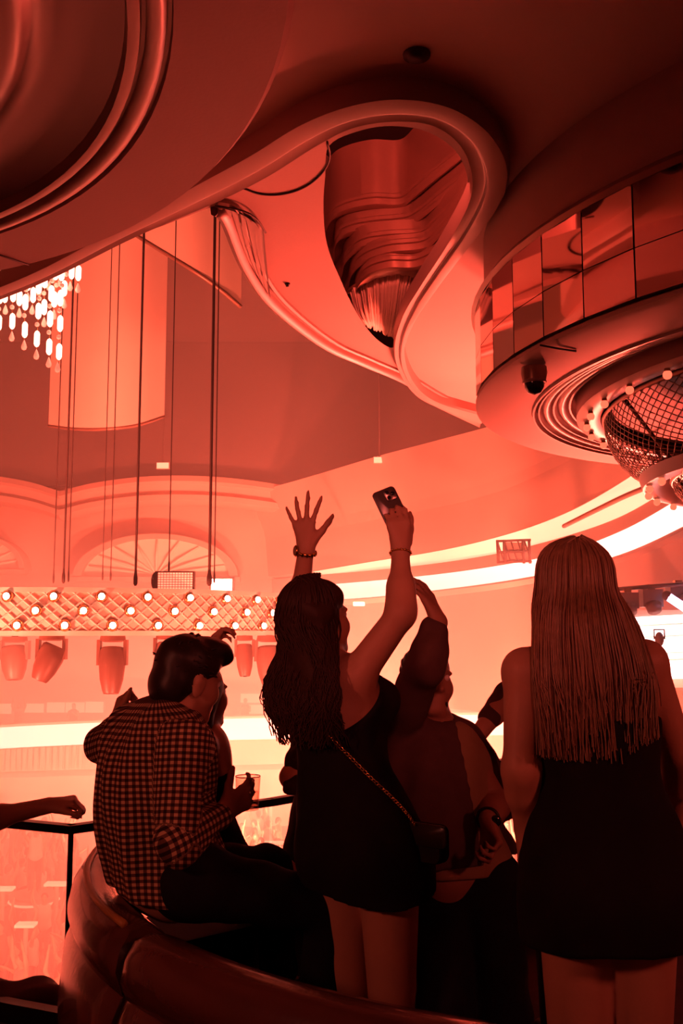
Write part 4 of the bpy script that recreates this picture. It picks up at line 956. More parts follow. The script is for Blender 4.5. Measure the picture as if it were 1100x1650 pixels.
hf = Field(hc-0.30, hc+0.30, 0.007); hf.lo  # base mass of the hair
hf = Field((hc[0]-0.16, hc[1]-0.2, hc[2]-0.36), (hc[0]+0.2, hc[1]+0.14, hc[2]+0.16), 0.007)
hf.ell(hc+V(0, -0.013, 0.035), (0.083, 0.104, 0.086), k=0.02); hf.cone(hc+V(0, -0.045, -0.02), hc+V(0.012, -0.085, -0.26), 0.086, 0.092, 0.05, flat=(V(0, 1, 0), 0.42))
hf.ell(hc+V(0, 0.11, -0.06), (0.07, 0.06, 0.11), k=0.02, cut=True)
hairb = wear(w1, 'hair', hf, 'hair_blond')
def ends1(phi, lay, r_):
    x = math.sin(phi); L = 0.37-0.15*r_.random()**2-0.07*max(0, x-0.3)-0.03*max(0, -x-0.6)
    m1 = hc+V(0.108*x*lay+0.002, -0.075-0.025*lay*math.cos(phi), -0.06); m2 = hc+V(0.125*x*lay+0.010, -0.10*lay-0.02, -0.18)
    e = hc+V(0.118*x*lay+0.016+r_.uniform(-.012, .012), -0.105*lay-0.02+r_.uniform(-.01, .01), -L)
    return [m1, m2, e]
mb = MB(); strands_into(mb, hair_paths(hc, fwd, UP, 1000, (0.086, 0.107, 0.089), (-1.75, 1.75), ends1, (0.0035, 9), 4), 0.0036)
part(w1, 'hair_strands', mb, 'hair_blond', parent=hairb, kind='stuff')
for (h, k_, a, t) in legs: shoe_mesh(w1, a, t, 'shoe', 0.0)

# ------------------------------------------------------------------ 2. woman with both arms raised (middle)
Y = 2.9
f2 = nrm(V(0.62, 0.78, 0)); r2 = np.cross(f2, UP)
hc = P(512, 1000, 2.95); neck = P(528, 1072, 2.93); hu = nrm(V(-0.10, -0.16, 1)); hf_ = nrm(V(0.70, 0.70, 0.18))
Rsh, Rel, Rwr = P(572, 1092, 2.84), P(646, 990, 2.80), P(645, 886, 2.86)
Lsh, Lel, Lwr = P(492, 1082, 3.02), P(478, 1000, 3.14), P(493, 884, 3.05)
secs = [(P(536, 1090, 2.93), 0.115, 0.068), (P(545, 1135, 2.93), 0.130, 0.090), (P(548, 1190, 2.93), 0.118, 0.090), (P(556, 1245, 2.92), 0.118, 0.086), (P(572, 1310, 2.92), 0.148, 0.104), (P(588, 1375, 2.92), 0.172, 0.120)]
LH, RH_ = P(552, 1395, 2.98), P(626, 1400, 2.87)
legs = [(LH, V(LH[0]+0.02, 3.02, 0.47), V(LH[0]+0.05, 3.0, 0.13), V(LH[0]+0.12, 3.11, 0.05)), (RH_, V(RH_[0]+0.01, 2.90, 0.47), V(RH_[0]+0.04, 2.86, 0.13), V(RH_[0]+0.13, 2.96, 0.05))]
fl = Field((-0.30, 2.62, 0.02), (0.36, 3.30, 2.05), 0.006)
torso_into(fl, secs, r2); head_into(fl, hc, hf_, hu, 0.98, neck, 0.045)
fl.cone(neck, P(536, 1092, 2.93), 0.05, 0.075, 0.03)
for sh in (Lsh, Rsh): fl.cone(P(536, 1095, 2.93), sh, 0.05, 0.050, 0.035)
fl.cone(Rsh, P(560, 1130, 2.88), 0.05, 0.06, 0.04)
limb(fl, Rsh, Rel, Rwr, 0.050, 0.040, 0.025); limb(fl, Lsh, Lel, Lwr, 0.046, 0.037, 0.0245)
hand_into(fl, Lwr, V(-0.10, -0.05, 1), V(0.25, 1, 0.25), -1, (0.10, 0.05, 0.10, 0.12), 0.52, 0.15, 0.78, 0.98)
pd = nrm(V(-0.08, -0.05, 1)); pn = nrm(V(-0.25, 1, 0.0))
hand_into(fl, Rwr, pd, pn, -1, (0.62, 0.66, 0.68, 0.70), 0.06, 0.55, 0.45, 0.98)
for h, k_, a, t in legs: leg_into(fl, h, k_, a, t, r=(0.088, 0.058, 0.036))
for sx in (-1, 1): fl.ell(P(588, 1370, 2.92)+r2*sx*0.075-f2*0.06, (0.085, 0.085, 0.09), k=0.04)
w2 = person('woman in a black strapless dress with both arms raised and long wavy hair', (0.08, 2.92, 0), fl)
part(w2, 'eyes', eyes_mesh(hc, hf_, hu, 0.98), 'eye')
dr_f = Field((-0.28, 2.6, 0.70), (0.42, 3.25, 1.50), 0.0065)
ds = [(P(542, 1110, 2.93), 0.126, 0.090), (P(546, 1140, 2.93), 0.132, 0.094), (P(549, 1190, 2.93), 0.122, 0.093), (P(556, 1245, 2.92), 0.124, 0.092), (P(570, 1310, 2.92), 0.160, 0.116), (P(585, 1375, 2.92), 0.190, 0.135), (P(594, 1430, 2.92), 0.180, 0.132), (P(600, 1500, 2.92), 0.165, 0.125)]
torso_into(dr_f, ds, r2, 20, inflate=0.006)
for sx in (-1, 1):
    dr_f.ell(P(588, 1370, 2.92)+r2*sx*0.075-f2*0.06, (0.085, 0.085, 0.09), k=0.05, inflate=0.008)
    dr_f.ell(P(552, 1130, 2.93)+r2*sx*0.065+f2*0.085, (0.062, 0.062, 0.062), k=0.03, inflate=0.006)
dr_f.wrinkle(0.004, 38, 5); dr_f.plane(P(566, 1150, 2.85), nrm(-f2*0.75+V(0, 0, 0.8))); dr_f.plane(P(600, 1454, 2.80), nrm(V(0.0, 0.25, -1)))
wear(w2, 'dress', dr_f, 'black_cloth')
hf = Field((hc[0]-0.2, hc[1]-0.22, hc[2]-0.40), (hc[0]+0.2, hc[1]+0.18, hc[2]+0.16), 0.007)
rr_ = np.cross(hf_, hu)
hf.ell(hc-hf_*0.015+hu*0.035, (0.084, 0.106, 0.094), (rr_, hf_, hu), k=0.02); hf.cone(hc-hf_*0.05, P(505, 1110, 2.86), 0.085, 0.085, 0.05, flat=(f2, 0.6)); hf.cone(P(505, 1110, 2.86), P(512, 1172, 2.85), 0.085, 0.05, 0.04, flat=(f2, 0.55))
hf.ell(hc+hf_*0.115-hu*0.05, (0.075, 0.06, 0.11), (rr_, hf_, hu), k=0.02, cut=True); hf.wrinkle(0.006, 60, 8)
hairb = wear(w2, 'hair', hf, 'hair_brown')
def ends2(phi, lay, r_):
    x = math.sin(phi); base = P(505, 1060, 2.87); b2 = P(500+r_.uniform(-6, 6), 1125, 2.85)
    e = P(512+r_.uniform(-28, 24), 1185+r_.uniform(-28, 20), 2.84)
    return [base+r2*x*0.10*lay-f2*0.035*lay, b2+r2*x*0.115*lay-f2*0.04*lay, e+r2*x*0.07*lay-f2*0.03]
mb = MB(); strands_into(mb, hair_paths(hc, hf_, hu, 700, (0.087, 0.109, 0.097), (-1.6, 1.6), ends2, (0.012, 22), 6, nseg=30), 0.0042)
def ends2b(phi, lay, r_):
    q = P(470+r_.uniform(-8, 8), 1075, 2.9); q2 = P(456+r_.uniform(-12, 12), 1120+r_.uniform(-10, 10), 2.88); q3 = P(466+r_.uniform(-14, 16), 1165+r_.uniform(-20, 22), 2.87); return [q, q2, q3]
strands_into(mb, hair_paths(hc, hf_, hu, 60, (0.087, 0.109, 0.097), (-1.5, -0.5), ends2b, (0.016, 26), 9, nseg=32), 0.0034)
part(w2, 'hair_strands', mb, 'hair_brown', parent=hairb, kind='stuff')
for (h, k_, a, t) in legs: shoe_mesh(w2, a, t)
# phone in her right hand
pc = Rwr+pd*0.105+pn*0.030; pax = nrm(V(-0.42, 0.10, 0.9)); pth = nrm(pn-pax*(pn@pax)); pw = np.cross(pax, pth)
pc = pc-pw*0.0+pax*0.008
ph = thing('phone', 'dark slab phone held up in the raised hand', 'phone', pc)
def rbox(c, size, ax, r, n=5):
    hx, hy, hz_ = [q/2 for q in size]; out = []
    for sx, sy, a0 in ((1, 1, 0), (-1, 1, PI/2), (-1, -1, PI), (1, -1, 3*PI/2)):
        for i in range(n): a = a0+PI/2*i/(n-1); out.append((sx*(hx-r)+r*math.cos(a), sy*(hy-r)+r*math.sin(a)))
    m = MB(); N = len(out); A = [np.asarray(q) for q in ax]; v = []
    for z, sc_ in ((-hz_, 0.94), (-hz_*0.6, 1), (hz_*0.6, 1), (hz_, 0.94)):
        v += [c+A[0]*x*sc_+A[1]*y*sc_+A[2]*z for x, y in out]
    f = [tuple(range(N))[::-1], tuple(range(3*N, 4*N))]
    for k in range(3): f += [(k*N+i, k*N+(i+1) % N, (k+1)*N+(i+1) % N, (k+1)*N+i) for i in range(N)]
    return m.add(v, f)
part(ph, 'case', rbox(pc, (0.072, 0.150, 0.010), (pw, pax, pth), 0.012), 'phone', sharp=50)
part(ph, 'edge_frame', rbox(pc, (0.0735, 0.1515, 0.005), (pw, pax, pth), 0.012), 'phone_edge', sharp=50)
cb = part(ph, 'camera_bump', rbox(pc+pax*0.052-pw*0.014-pth*0.006, (0.034, 0.036, 0.004), (pw, pax, pth), 0.008), 'phone_edge', sharp=50)
for dx, dy in ((-0.008, 0.008), (-0.008, -0.008), (0.008, 0.0)):
    part(ph, 'lens', MB().ball(pc+pax*(0.052+dy)-pw*(0.014+dx)-pth*0.0085, (0.006, 0.006, 0.002), 12, 6, (pw, pax, pth)), 'lens', parent=cb)
part(ph, 'screen', rbox(pc+pth*0.0052, (0.066, 0.143, 0.0008), (pw, pax, pth), 0.01), 'lens', sharp=50)
def bangle(root_name, label, c, ax, R, r, m, group=None, n=30, sq=1.0):
    ax = nrm(ax); u = nrm(np.cross(ax, V(0, 1, 0.1))); v_ = np.cross(ax, u); rows = []
    for i in range(n):
        t = 2*PI*i/n; d = u*math.cos(t)+v_*math.sin(t)*sq
        rows.append([c+d*R+r*(math.cos(2*PI*k/8)*nrm(d)+math.sin(2*PI*k/8)*ax) for k in range(8)])
    o = thing(root_name, label, 'bracelet', c); part(o, 'band', MB().grid(rows, close_u=True, close_v=True), m); return o
wd = nrm(Lwr-Lel); wc = Lwr-wd*0.012
wt = bangle('wristwatch', 'gold watch with a round face on the open raised wrist', wc, wd, 0.0285, 0.0045, 'gold'); wt['category'] = 'watch'
fdir = nrm(V(-0.95, -0.35, 0.1)); cdl = wc+fdir*0.033
part(wt, 'watch_case', MB().ball(cdl, (0.019, 0.019, 0.005), 18, 8, (nrm(np.cross(wd, fdir)), wd, fdir)), 'gold')
part(wt, 'dial', MB().ball(cdl+fdir*0.003, (0.0155, 0.0155, 0.003), 18, 6, (nrm(np.cross(wd, fdir)), wd, fdir)), 'tee_cloth')
for i in range(9):
    a = 2*PI*i/14; q = nrm(np.cross(wd, V(0, 1, .1))); q2 = np.cross(wd, q)
    part(wt, 'link', MB().box(wc+(q*math.cos(a)+q2*math.sin(a))*0.031, (0.006, 0.009, 0.010), (nrm(-q*math.sin(a)+q2*math.cos(a)), nrm(q*math.cos(a)+q2*math.sin(a)), wd)), 'gold', smooth=False)
wd = nrm(Rwr-Rel); b1 = bangle('bracelet', 'thin beaded bracelet on the wrist below the phone', Rwr-wd*0.01, wd, 0.0285, 0.0022, 'gold')
q = nrm(np.cross(wd, V(0, 1, .1))); q2 = np.cross(wd, q)
for i in range(16):
    a = 2*PI*i/16; part(b1, 'bead', MB().ball(Rwr-wd*0.01+(q*math.cos(a)+q2*math.sin(a))*0.030, 0.0038, 8, 6), 'gold')
# crossbody chain and bag
sp_ = smooth_open([P(500, 1120, 2.80), P(532, 1185, 2.775), P(566, 1222, 2.765), P(602, 1258, 2.755), P(632, 1286, 2.76), P(656, 1312, 2.76), P(668, 1330, 2.77)], 46)
bag = thing('crossbody_bag', 'small black crossbody bag on a gold chain at the hip of the raised-arm woman', 'bag', P(676, 1352, 2.80))
part(bag, 'pouch', rbox(P(680, 1356, 2.80), (0.15, 0.10, 0.05), (r2, UP, f2), 0.02), 'black_cloth', sharp=50)
part(bag, 'flap', rbox(P(680, 1345, 2.77), (0.152, 0.06, 0.012), (r2, UP, f2), 0.015), 'shoe', sharp=50)
for i in range(len(sp_)-1):
    a, b = sp_[i], sp_[i+1]; d = nrm(b-a); L = np.linalg.norm(b-a); e = nrm(np.cross(d, V(0, 1, 0) if i % 2 else V(0.7, 0.7, 0))); m = MB(); pts = []
    for k in range(9): t = 2*PI*k/8; pts.append((a+b)/2+d*math.cos(t)*L*0.62+e*math.sin(t)*0.0042)
    part(bag, 'chain_link', m.tube(pts, 0.0016, 4, cap=False), 'gold')

# ------------------------------------------------------------------ 3. man in a gingham shirt, seated on the booth back
f3 = nrm(V(0.80, 0.60, 0)); r3 = np.cross(f3, UP)
hc = P(303, 1094, 2.98); neck = P(262, 1166, 2.95); hf3 = nrm(V(0.72, 0.66, -0.22)); hu3 = nrm(V(0.25, 0.05, 1))
Rsh, Rel, Rwr = P(296, 1204, 2.77), P(286, 1352, 2.72), P(362, 1308, 2.86)
Lsh, Lel, Lwr = P(212, 1190, 3.12), P(172, 1206, 3.32), P(187, 1168, 3.42)
secs = [(P(256, 1182, 2.95), 0.150, 0.075), (P(250, 1225, 2.95), 0.175, 0.105), (P(246, 1290, 2.95), 0.170, 0.112), (P(252, 1350, 2.95), 0.160, 0.112), (P(268, 1410, 2.95), 0.165, 0.118)]
RHp, LHp = P(308, 1418, 2.84), P(272, 1412, 3.03)
legs = [(RHp, P(528, 1462, 3.00), P(515, 1650, 3.00), P(545, 1690, 3.08)), (LHp, P(432, 1400, 3.28), P(450, 1560, 3.30), P(480, 1590, 3.38))]
fl = Field((-0.95, 2.58, 0.36), (0.06, 3.56, 1.62), 0.0065)
torso_into(fl, secs, r3); head_into(fl, hc, hf3, hu3, 1.04, neck, 0.056)
for sh in (Lsh, Rsh): fl.cone(P(256, 1190, 2.95), sh, 0.06, 0.058, 0.03)
limb(fl, Rsh, Rel, Rwr, 0.052, 0.042, 0.029); limb(fl, Lsh, Lel, Lwr, 0.052, 0.042, 0.029)
gd = nrm(P(398, 1282, 2.92)-Rwr); gn = nrm(V(0.2, 0.85, 0.3))
hand_into(fl, Rwr, gd, gn, 1, (0.42, 0.45, 0.5, 0.55), 0.10, 0.35, 0.75, 1.02)
hand_into(fl, Lwr, V(0.02, 0.35, 1), V(0.9, 0.3, 0.1), -1, (1.2, 1.25, 1.3, 1.3), 0.02, 0.05, 0.35, 1.0)
fl.cone(Lwr+V(0.018, 0.02, 0.05), Lwr+V(0.030, 0.03, 0.105), 0.0115, 0.009, 0.008)
for h, k_, a, t in legs: leg_into(fl, h, k_, a, t, r=(0.085, 0.06, 0.042))
m3 = person('man in a gingham shirt seated on the booth back holding a tumbler', (-0.53, 2.95, 0.80), fl)
part(m3, 'eyes', eyes_mesh(hc, hf3, hu3, 1.04), 'eye')
sf = Field((-0.98, 2.56, 0.72), (-0.16, 3.56, 1.48), 0.006)
torso_into(sf, secs, r3, 16, inflate=0.020)
sf.cone(P(268, 1405, 2.95)-r3*0.05, P(290, 1432, 2.93)+r3*0.06, 0.125, 0.13, 0.05)
for sh in (Lsh, Rsh): sf.cone(P(256, 1190, 2.95), sh, 0.072, 0.070, 0.03)
cuffR = Rel+(Rwr-Rel)*0.72; cuffL = Lel+(Lwr-Lel)*0.75
limb(sf, Rsh, Rel, cuffR, 0.066, 0.058, 0.048); limb(sf, Lsh, Lel, cuffL, 0.064, 0.056, 0.046)
sf.cone(neck+V(-0.004, 0, 0.004), neck+V(0.012, 0.006, 0.03), 0.066, 0.060, 0.01)
sf.wrinkle(0.009, 42, 11); sf.plane(P(290, 1446, 2.85), nrm(V(0.0, 0.1, -1)))
sf.cone(neck+V(0.008, 0.004, 0.012), neck+V(0.05, 0.025, 0.13), 0.057, 0.052, cut=True)
segs = [(P(256, 1182, 2.95), P(268, 1430, 2.95), r3, 0.16), (Rsh, Rel, r3, 0.06), (Rel, Rwr, UP, 0.055), (Lsh, Lel, UP, 0.06), (Lel, Lwr, r3, 0.05)]
def thread(v):
    best = np.full(len(v), 9.0); out = np.zeros((len(v), 3))
    for a, b, ref, R in segs:
        d = b-a; L = np.linalg.norm(d); d = d/L; t = np.clip((v-a)@d, -0.1, L+0.1) if R > 0.1 else np.clip((v-a)@d, -0.02, L+0.02); w_ = v-a-np.outer(t, d); dist = np.linalg.norm(w_, axis=1)/R*(0.9 if ref is UP else 1.0)
        e1 = nrm(ref-d*(ref@d)); e2 = np.cross(d, e1)
        if R > 0.1: uu = np.arctan2(w_@e2/0.75, w_@e1)*R*0.95
        else:
            e3 = nrm(np.cross(d, V(-0.1, 1.0, -0.1))); uu = R*np.arcsin(np.clip((v-a)@e3/(R*1.25), -1, 1)); t = (v-a)@d
        m = dist < best; best[m] = dist[m]; out[m, 0] = uu[m]; out[m, 1] = t[m]
    return out
shirt = wear(m3, 'shirt', sf, 'gingham', 2, thread)
cf = Field(neck-0.12, neck+0.12, 0.005); cf.cone(neck+V(-0.01, 0, 0.0), neck+V(0.002, 0.002, 0.035), 0.070, 0.066, 0.01); cf.cone(neck+V(-0.02, 0, -0.01), neck+V(0.03, 0.01, 0.10), 0.058, 0.057, cut=True); cf.plane(neck+V(0, 0, 0.038), nrm(V(0.35, 0.1, 1)))
link('collar', field_mesh('collar', cf, 'gingham', m3.location, 2, thread), shirt)
tf_ = Field((-0.72, 2.62, 0.42), (0.06, 3.5, 1.02), 0.007)
tf_.cone(RHp, LHp, 0.11, 0.11, 0.04)
for h, k_, a, t in legs:
    tf_.cone(h, k_, 0.098, 0.072, 0.03); tf_.cone(k_, np.asarray(a), 0.072, 0.06, 0.03)
tf_.wrinkle(0.004, 45, 12); wear(m3, 'trousers', tf_, 'navy_cloth')
for (h, k_, a, t) in legs: shoe_mesh(m3, a, t)
hf = Field(hc-0.18, hc+0.18, 0.005); R3 = np.cross(hf3, nrm(hu3-hf3*(hu3@hf3))); U3 = nrm(hu3-hf3*(hu3@hf3)); A3 = (R3, hf3, U3)
hf.ell(hc-hf3*0.016+U3*0.045, (0.083, 0.104, 0.087), A3, k=0.02); hf.ell(hc-hf3*0.055-U3*0.03, (0.07, 0.06, 0.07), A3, k=0.03); hf.ell(hc+hf3*0.06+U3*0.105, (0.06, 0.05, 0.032), A3, k=0.03)
hf.ell(hc+hf3*0.098+U3*0.085, (0.045, 0.028, 0.024), A3, k=0.02)
hf.ell(hc+hf3*0.10-U3*0.035, (0.10, 0.075, 0.085), A3, k=0.015, cut=True); hf.wrinkle(0.0016, 70, 13)
hairb = wear(m3, 'hair', hf, 'hair_dark', 1)
mb = MB(); r_ = np.random.default_rng(21)
for i in range(260):
    th = math.acos(r_.uniform(-0.25, 1)); ph_ = r_.uniform(0, 2*PI); d = R3*math.sin(th)*math.cos(ph_)+hf3*math.sin(th)*math.sin(ph_)+U3*math.cos(th)
    if d@hf3 > 0.55 and d@U3 < 0.5: continue
    p = hc-hf3*0.016+U3*0.045+(R3*(d@R3)*0.08+hf3*(d@hf3)*0.10+U3*(d@U3)*0.084); g = nrm(hf3*0.5-U3*0.1+d*0.25+r_.normal(size=3)*0.2)
    mb.tube([p-d*0.004, p+g*0.009, p+g*0.018-d*0.004], [0.0035, 0.003, 0.001], 4, cap=False)
part(m3, 'hair_strands', mb, 'hair_dark', parent=hairb, kind='stuff')
# tumbler in his hand
tc = P(399, 1276, 2.965)
tm = thing('tumbler', 'clear short tumbler held by the man in the gingham shirt', 'glass', tc-V(0, 0, 0.05))
g0 = tc-V(0, 0, 0.05)
part(tm, 'glass_wall', MB().lathe([(0.001, 0.0), (0.032, 0.0), (0.037, 0.095), (0.0352, 0.095), (0.0302, 0.012), (0.001, 0.012)], g0, 28), 'tumbler_glass', sharp=50)
part(tm, 'drink', MB().lathe([(0.001, 0.013), (0.0298, 0.013), (0.0325, 0.05), (0.001, 0.05)], g0, 24), 'tumbler_glass', sharp=50)
for dx, dy, dz in ((0.008, 0.006, 0.05), (-0.012, -0.004, 0.052), (0.0, -0.012, 0.04)): part(tm, 'ice_cube', rbox(g0+V(dx, dy, dz), (0.02, 0.02, 0.02), (nrm(V(1, dx*40, 0.2)), nrm(np.cross(UP, V(1, dx*40, 0.2))), nrm(np.cross(V(1, dx*40, 0.2), np.cross(UP, V(1, dx*40, 0.2))))), 0.004), 'tumbler_glass', sharp=50)
part(tm, 'rim', MB().lathe([(0.0352, 0.0945), (0.0361, 0.0962), (0.037, 0.0945), (0.0361, 0.093), (0.0352, 0.0945)], g0, 28), 'sign_glow' if False else 'eye')

# ------------------------------------------------------------------ 4. woman seated beyond him
f4 = nrm(V(0.5, 0.86, 0)); r4 = np.cross(f4, UP)
hc = P(322, 1118, 3.36); neck = P(318, 1172, 3.36)
Rsh, Rel, Rwr = P(326, 1205, 3.24), P(328, 1310, 3.22), P(352, 1385, 3.36)
Lsh, Lel, Lwr = P(300, 1200, 3.48), P(318, 1120, 3.62), P(335, 1062, 3.60)
secs = [(P(310, 1195, 3.36), 0.12, 0.068), (P(308, 1240, 3.36), 0.135, 0.088), (P(306, 1300, 3.36), 0.122, 0.088), (P(308, 1360, 3.36), 0.145, 0.105), (P(315, 1410, 3.36), 0.17, 0.115)]
legs = [(P(335, 1415, 3.28), P(452, 1412, 3.50), P(455, 1560, 3.52), P(470, 1590, 3.60)), (P(310, 1410, 3.42), P(405, 1405, 3.66), P(420, 1550, 3.66), P(430, 1580, 3.74))]
fl = Field((-0.72, 3.0, 0.30), (-0.10, 3.85, 1.66), 0.007)
torso_into(fl, secs, r4); head_into(fl, hc, nrm(V(0.6, 0.8, 0)), UP, 0.98, neck, 0.045)
for sh in (Lsh, Rsh): fl.cone(P(310, 1198, 3.36), sh, 0.05, 0.048, 0.03)
limb(fl, Rsh, Rel, Rwr, 0.046, 0.037, 0.025); limb(fl, Lsh, Lel, Lwr, 0.046, 0.037, 0.025)
hand_into(fl, Rwr, V(0.5, 0.5, -0.4), V(0, 0, -1), -1, (0.4,)*4, 0.1); hand_into(fl, Lwr, V(0.35, 0.1, 1), V(0.9, -0.2, -0.2), -1, (0.75, 0.8, 0.85, 0.9), 0.1, 0.3, 0.7)
for h, k_, a, t in legs: leg_into(fl, h, k_, a, t)
w4 = person('bare-shouldered woman seated beyond the gingham shirt, one hand raised behind his head', (-0.48, 3.36, 0.78), fl)
part(w4, 'eyes', eyes_mesh(hc, nrm(V(0.6, 0.8, 0)), UP, 0.98), 'eye')
df = Field((-0.75, 3.0, 0.55), (-0.05, 3.85, 1.32), 0.007)
torso_into(df, secs[1:], r4, 14, inflate=0.01)
for h, k_, a, t in legs: df.cone(h, np.asarray(h)*0.05+np.asarray(k_)*0.95, 0.092, 0.068, 0.04)
df.wrinkle(0.004, 40, 15); df.plane(P(308, 1250, 3.36), nrm(V(-0.2, -0.1, 1))); wear(w4, 'dress', df, 'black_cloth')
hf = Field((hc[0]-0.18, hc[1]-0.2, hc[2]-0.26), (hc[0]+0.18, hc[1]+0.2, hc[2]+0.16), 0.007); hf.ell(hc+V(-0.008, -0.012, 0.03), (0.085, 0.095, 0.092), k=0.02); hf.cone(hc+V(-0.02, -0.03, 0), P(318, 1185, 3.30), 0.08, 0.05, 0.04)
hf.ell(hc+V(0.07, 0.09, -0.04), (0.07, 0.07, 0.09), k=0.02, cut=True); hb4 = wear(w4, 'hair', hf, 'hair_brown')
mb = MB(); r_ = np.random.default_rng(31)
for i in range(60):
    mb.tube(smooth_open([hc+V(r_.uniform(-.05, .06), r_.uniform(-.08, 0), 0.06), P(322+r_.uniform(-8, 12), 1150, 3.28), P(332+r_.uniform(-10, 8), 1180+r_.uniform(-12, 14), 3.27)], 10), np.linspace(0.004, 0.0012, 10), 4, cap=False)
part(w4, 'hair_strands', mb, 'hair_brown', parent=hb4, kind='stuff')
for (h, k_, a, t) in legs: shoe_mesh(w4, a, t)

# ------------------------------------------------------------------ 5. man in a dark open jacket, one arm up
f5 = nrm(V(0.42, -0.9, 0)); r5 = np.cross(f5, UP)          # faces the camera; his right is on picture left
hc = P(687, 1098, 3.44); neck = P(700, 1165, 3.42); hf5 = nrm(V(0.35, -0.9, 0.16)); hu5 = nrm(V(0.10, 0.12, 1))
Rsh, Rel, Rwr = P(640, 1172, 3.36), P(683, 1080, 3.14), P(706, 1002, 3.20)
Lsh, Lel, Lwr = P(757, 1230, 3.40), P(800, 1296, 3.40), P(786, 1320, 3.22)
secs = [(P(698, 1196, 3.42), 0.115, 0.072), (P(704, 1236, 3.42), 0.168, 0.104), (P(713, 1290, 3.42), 0.162, 0.112), (P(724, 1350, 3.42), 0.150, 0.110), (P(736, 1410, 3.42), 0.160, 0.115)]
HL = [(P(705, 1425, 3.42), V(P(705, 1425, 3.42)[0]+0.01, 3.30, 0.40), V(P(705, 1425, 3.42)[0], 3.40, 0.10), V(P(705, 1425, 3.42)[0]+0.05, 3.26, 0.05)), (P(785, 1425, 3.42), V(P(785, 1425, 3.42)[0]+0.03, 3.32, 0.40), V(P(785, 1425, 3.42)[0]+0.05, 3.42, 0.10), V(P(785, 1425, 3.42)[0]+0.12, 3.30, 0.05))]
fl = Field((0.08, 3.02, 0.02), (0.66, 3.68, 1.76), 0.0065)
torso_into(fl, secs, r5); head_into(fl, hc, hf5, hu5, 1.06, neck, 0.058)
for sh in (Lsh, Rsh): fl.cone(P(700, 1206, 3.42), sh, 0.06, 0.056, 0.03)
limb(fl, Rsh, Rel, Rwr, 0.054, 0.043, 0.030); limb(fl, Lsh, Lel, Lwr, 0.054, 0.043, 0.030)
hand_into(fl, Rwr, V(-0.42, 0.1, 1), V(-0.75, 0.5, -0.1), -1, (0.30, 0.32, 0.35, 0.4), 0.04, 0.2, 0.75, 1.05)
hand_into(fl, Lwr, V(0.15, -0.3, -0.6), V(-0.6, -0.2, 0), 1, (1.0, 1.05, 1.1, 1.1), 0.04, 0.4, 0.5, 1.05)
for h, k_, a, t in HL: leg_into(fl, h, k_, a, t, r=(0.09, 0.062, 0.042))
m5 = person('man in a dark open jacket with one arm raised in front of his face', (0.38, 3.42, 0), fl, 'skin_deep')
part(m5, 'eyes', eyes_mesh(hc, hf5, hu5, 1.06), 'eye')
hf = Field(hc-0.18, hc+0.18, 0.006); R5 = np.cross(hf5, nrm(hu5-hf5*(hu5@hf5))); U5 = nrm(hu5-hf5*(hu5@hf5)); A5 = (R5, hf5, U5)
hf.ell(hc-hf5*0.02+U5*0.048, (0.081, 0.100, 0.082), A5, k=0.02); hf.ell(hc+hf5*0.10-U5*0.04, (0.11, 0.09, 0.095), A5, k=0.015, cut=True); hf.wrinkle(0.003, 140, 17); wear(m5, 'hair', hf, 'hair_dark', 1)
bf = Field(hc-0.16, hc+0.16, 0.006); bf.ell(hc+hf5*0.045-U5*0.08, (0.056, 0.056, 0.046), A5, k=0.01); bf.ell(hc+hf5*0.06-U5*0.03, (0.075, 0.08, 0.035), A5, k=0.01, cut=True); wear(m5, 'beard', bf, 'hair_dark', 1)
tfi = Field((0.08, 3.05, 0.62), (0.70, 3.66, 1.34), 0.007); torso_into(tfi, secs, r5, 16, inflate=0.012); tfi.cone(P(742, 1405, 3.42)-r5*0.06, P(744, 1440, 3.42)+r5*0.06, 0.125, 0.125, 0.04)
tfi.wrinkle(0.003, 40, 18); tfi.plane(P(742, 1418, 3.30), nrm(V(0.05, -0.2, -1))); tfi.cone(neck, neck+V(0, 0, 0.12), 0.068, 0.09, cut=True); wear(m5, 'tee_shirt', tfi, 'tee_cloth')
jf = Field((0.04, 2.98, 0.62), (0.74, 3.70, 1.66), 0.007)
torso_into(jf, secs, r5, 18, inflate=0.026); jf.cone(P(735, 1390, 3.42)-r5*0.08, P(738, 1415, 3.42)+r5*0.08, 0.135, 0.135, 0.04)
for sh in (Lsh, Rsh): jf.cone(P(700, 1206, 3.42), sh, 0.070, 0.066, 0.03)
limb(jf, Rsh, Rel, Rel+(Rwr-Rel)*0.80, 0.070, 0.058, 0.044); limb(jf, Lsh, Lel, Lel+(Lwr-Lel)*0.55, 0.070, 0.058, 0.048)
jf.wrinkle(0.006, 42, 19)
# open front: remove a wedge of cloth before the chest
w0, w1_ = P(738, 1165, 3.20), P(802, 1440, 3.16)
for t in np.linspace(0, 1, 12):
    q = w0*(1-t)+w1_*t; jf.cone(q+V(0.055+0.02*t, -0.25, 0), q+V(0.055+0.02*t, 0.17, 0), 0.05+0.035*t, k=0.0, cut=True)
jf.cone(neck+V(0, 0, 0.02), neck+V(0, 0.0, 0.16), 0.066, 0.10, cut=True); jf.plane(P(735, 1402, 3.25), nrm(V(0.05, 0.0, -1)))
wear(m5, 'jacket', jf, 'jacket_cloth')
pf_ = Field((0.1, 3.0, 0.05), (0.75, 3.70, 0.86), 0.008)
pf_.cone(HL[0][0], HL[1][0], 0.118, 0.118, 0.04)
for h, k_, a, t in HL: pf_.cone(h, k_, 0.11, 0.085, 0.03); pf_.cone(k_, a, 0.085, 0.075, 0.03)
pf_.wrinkle(0.004, 40, 20); wear(m5, 'trousers', pf_, 'navy_cloth')
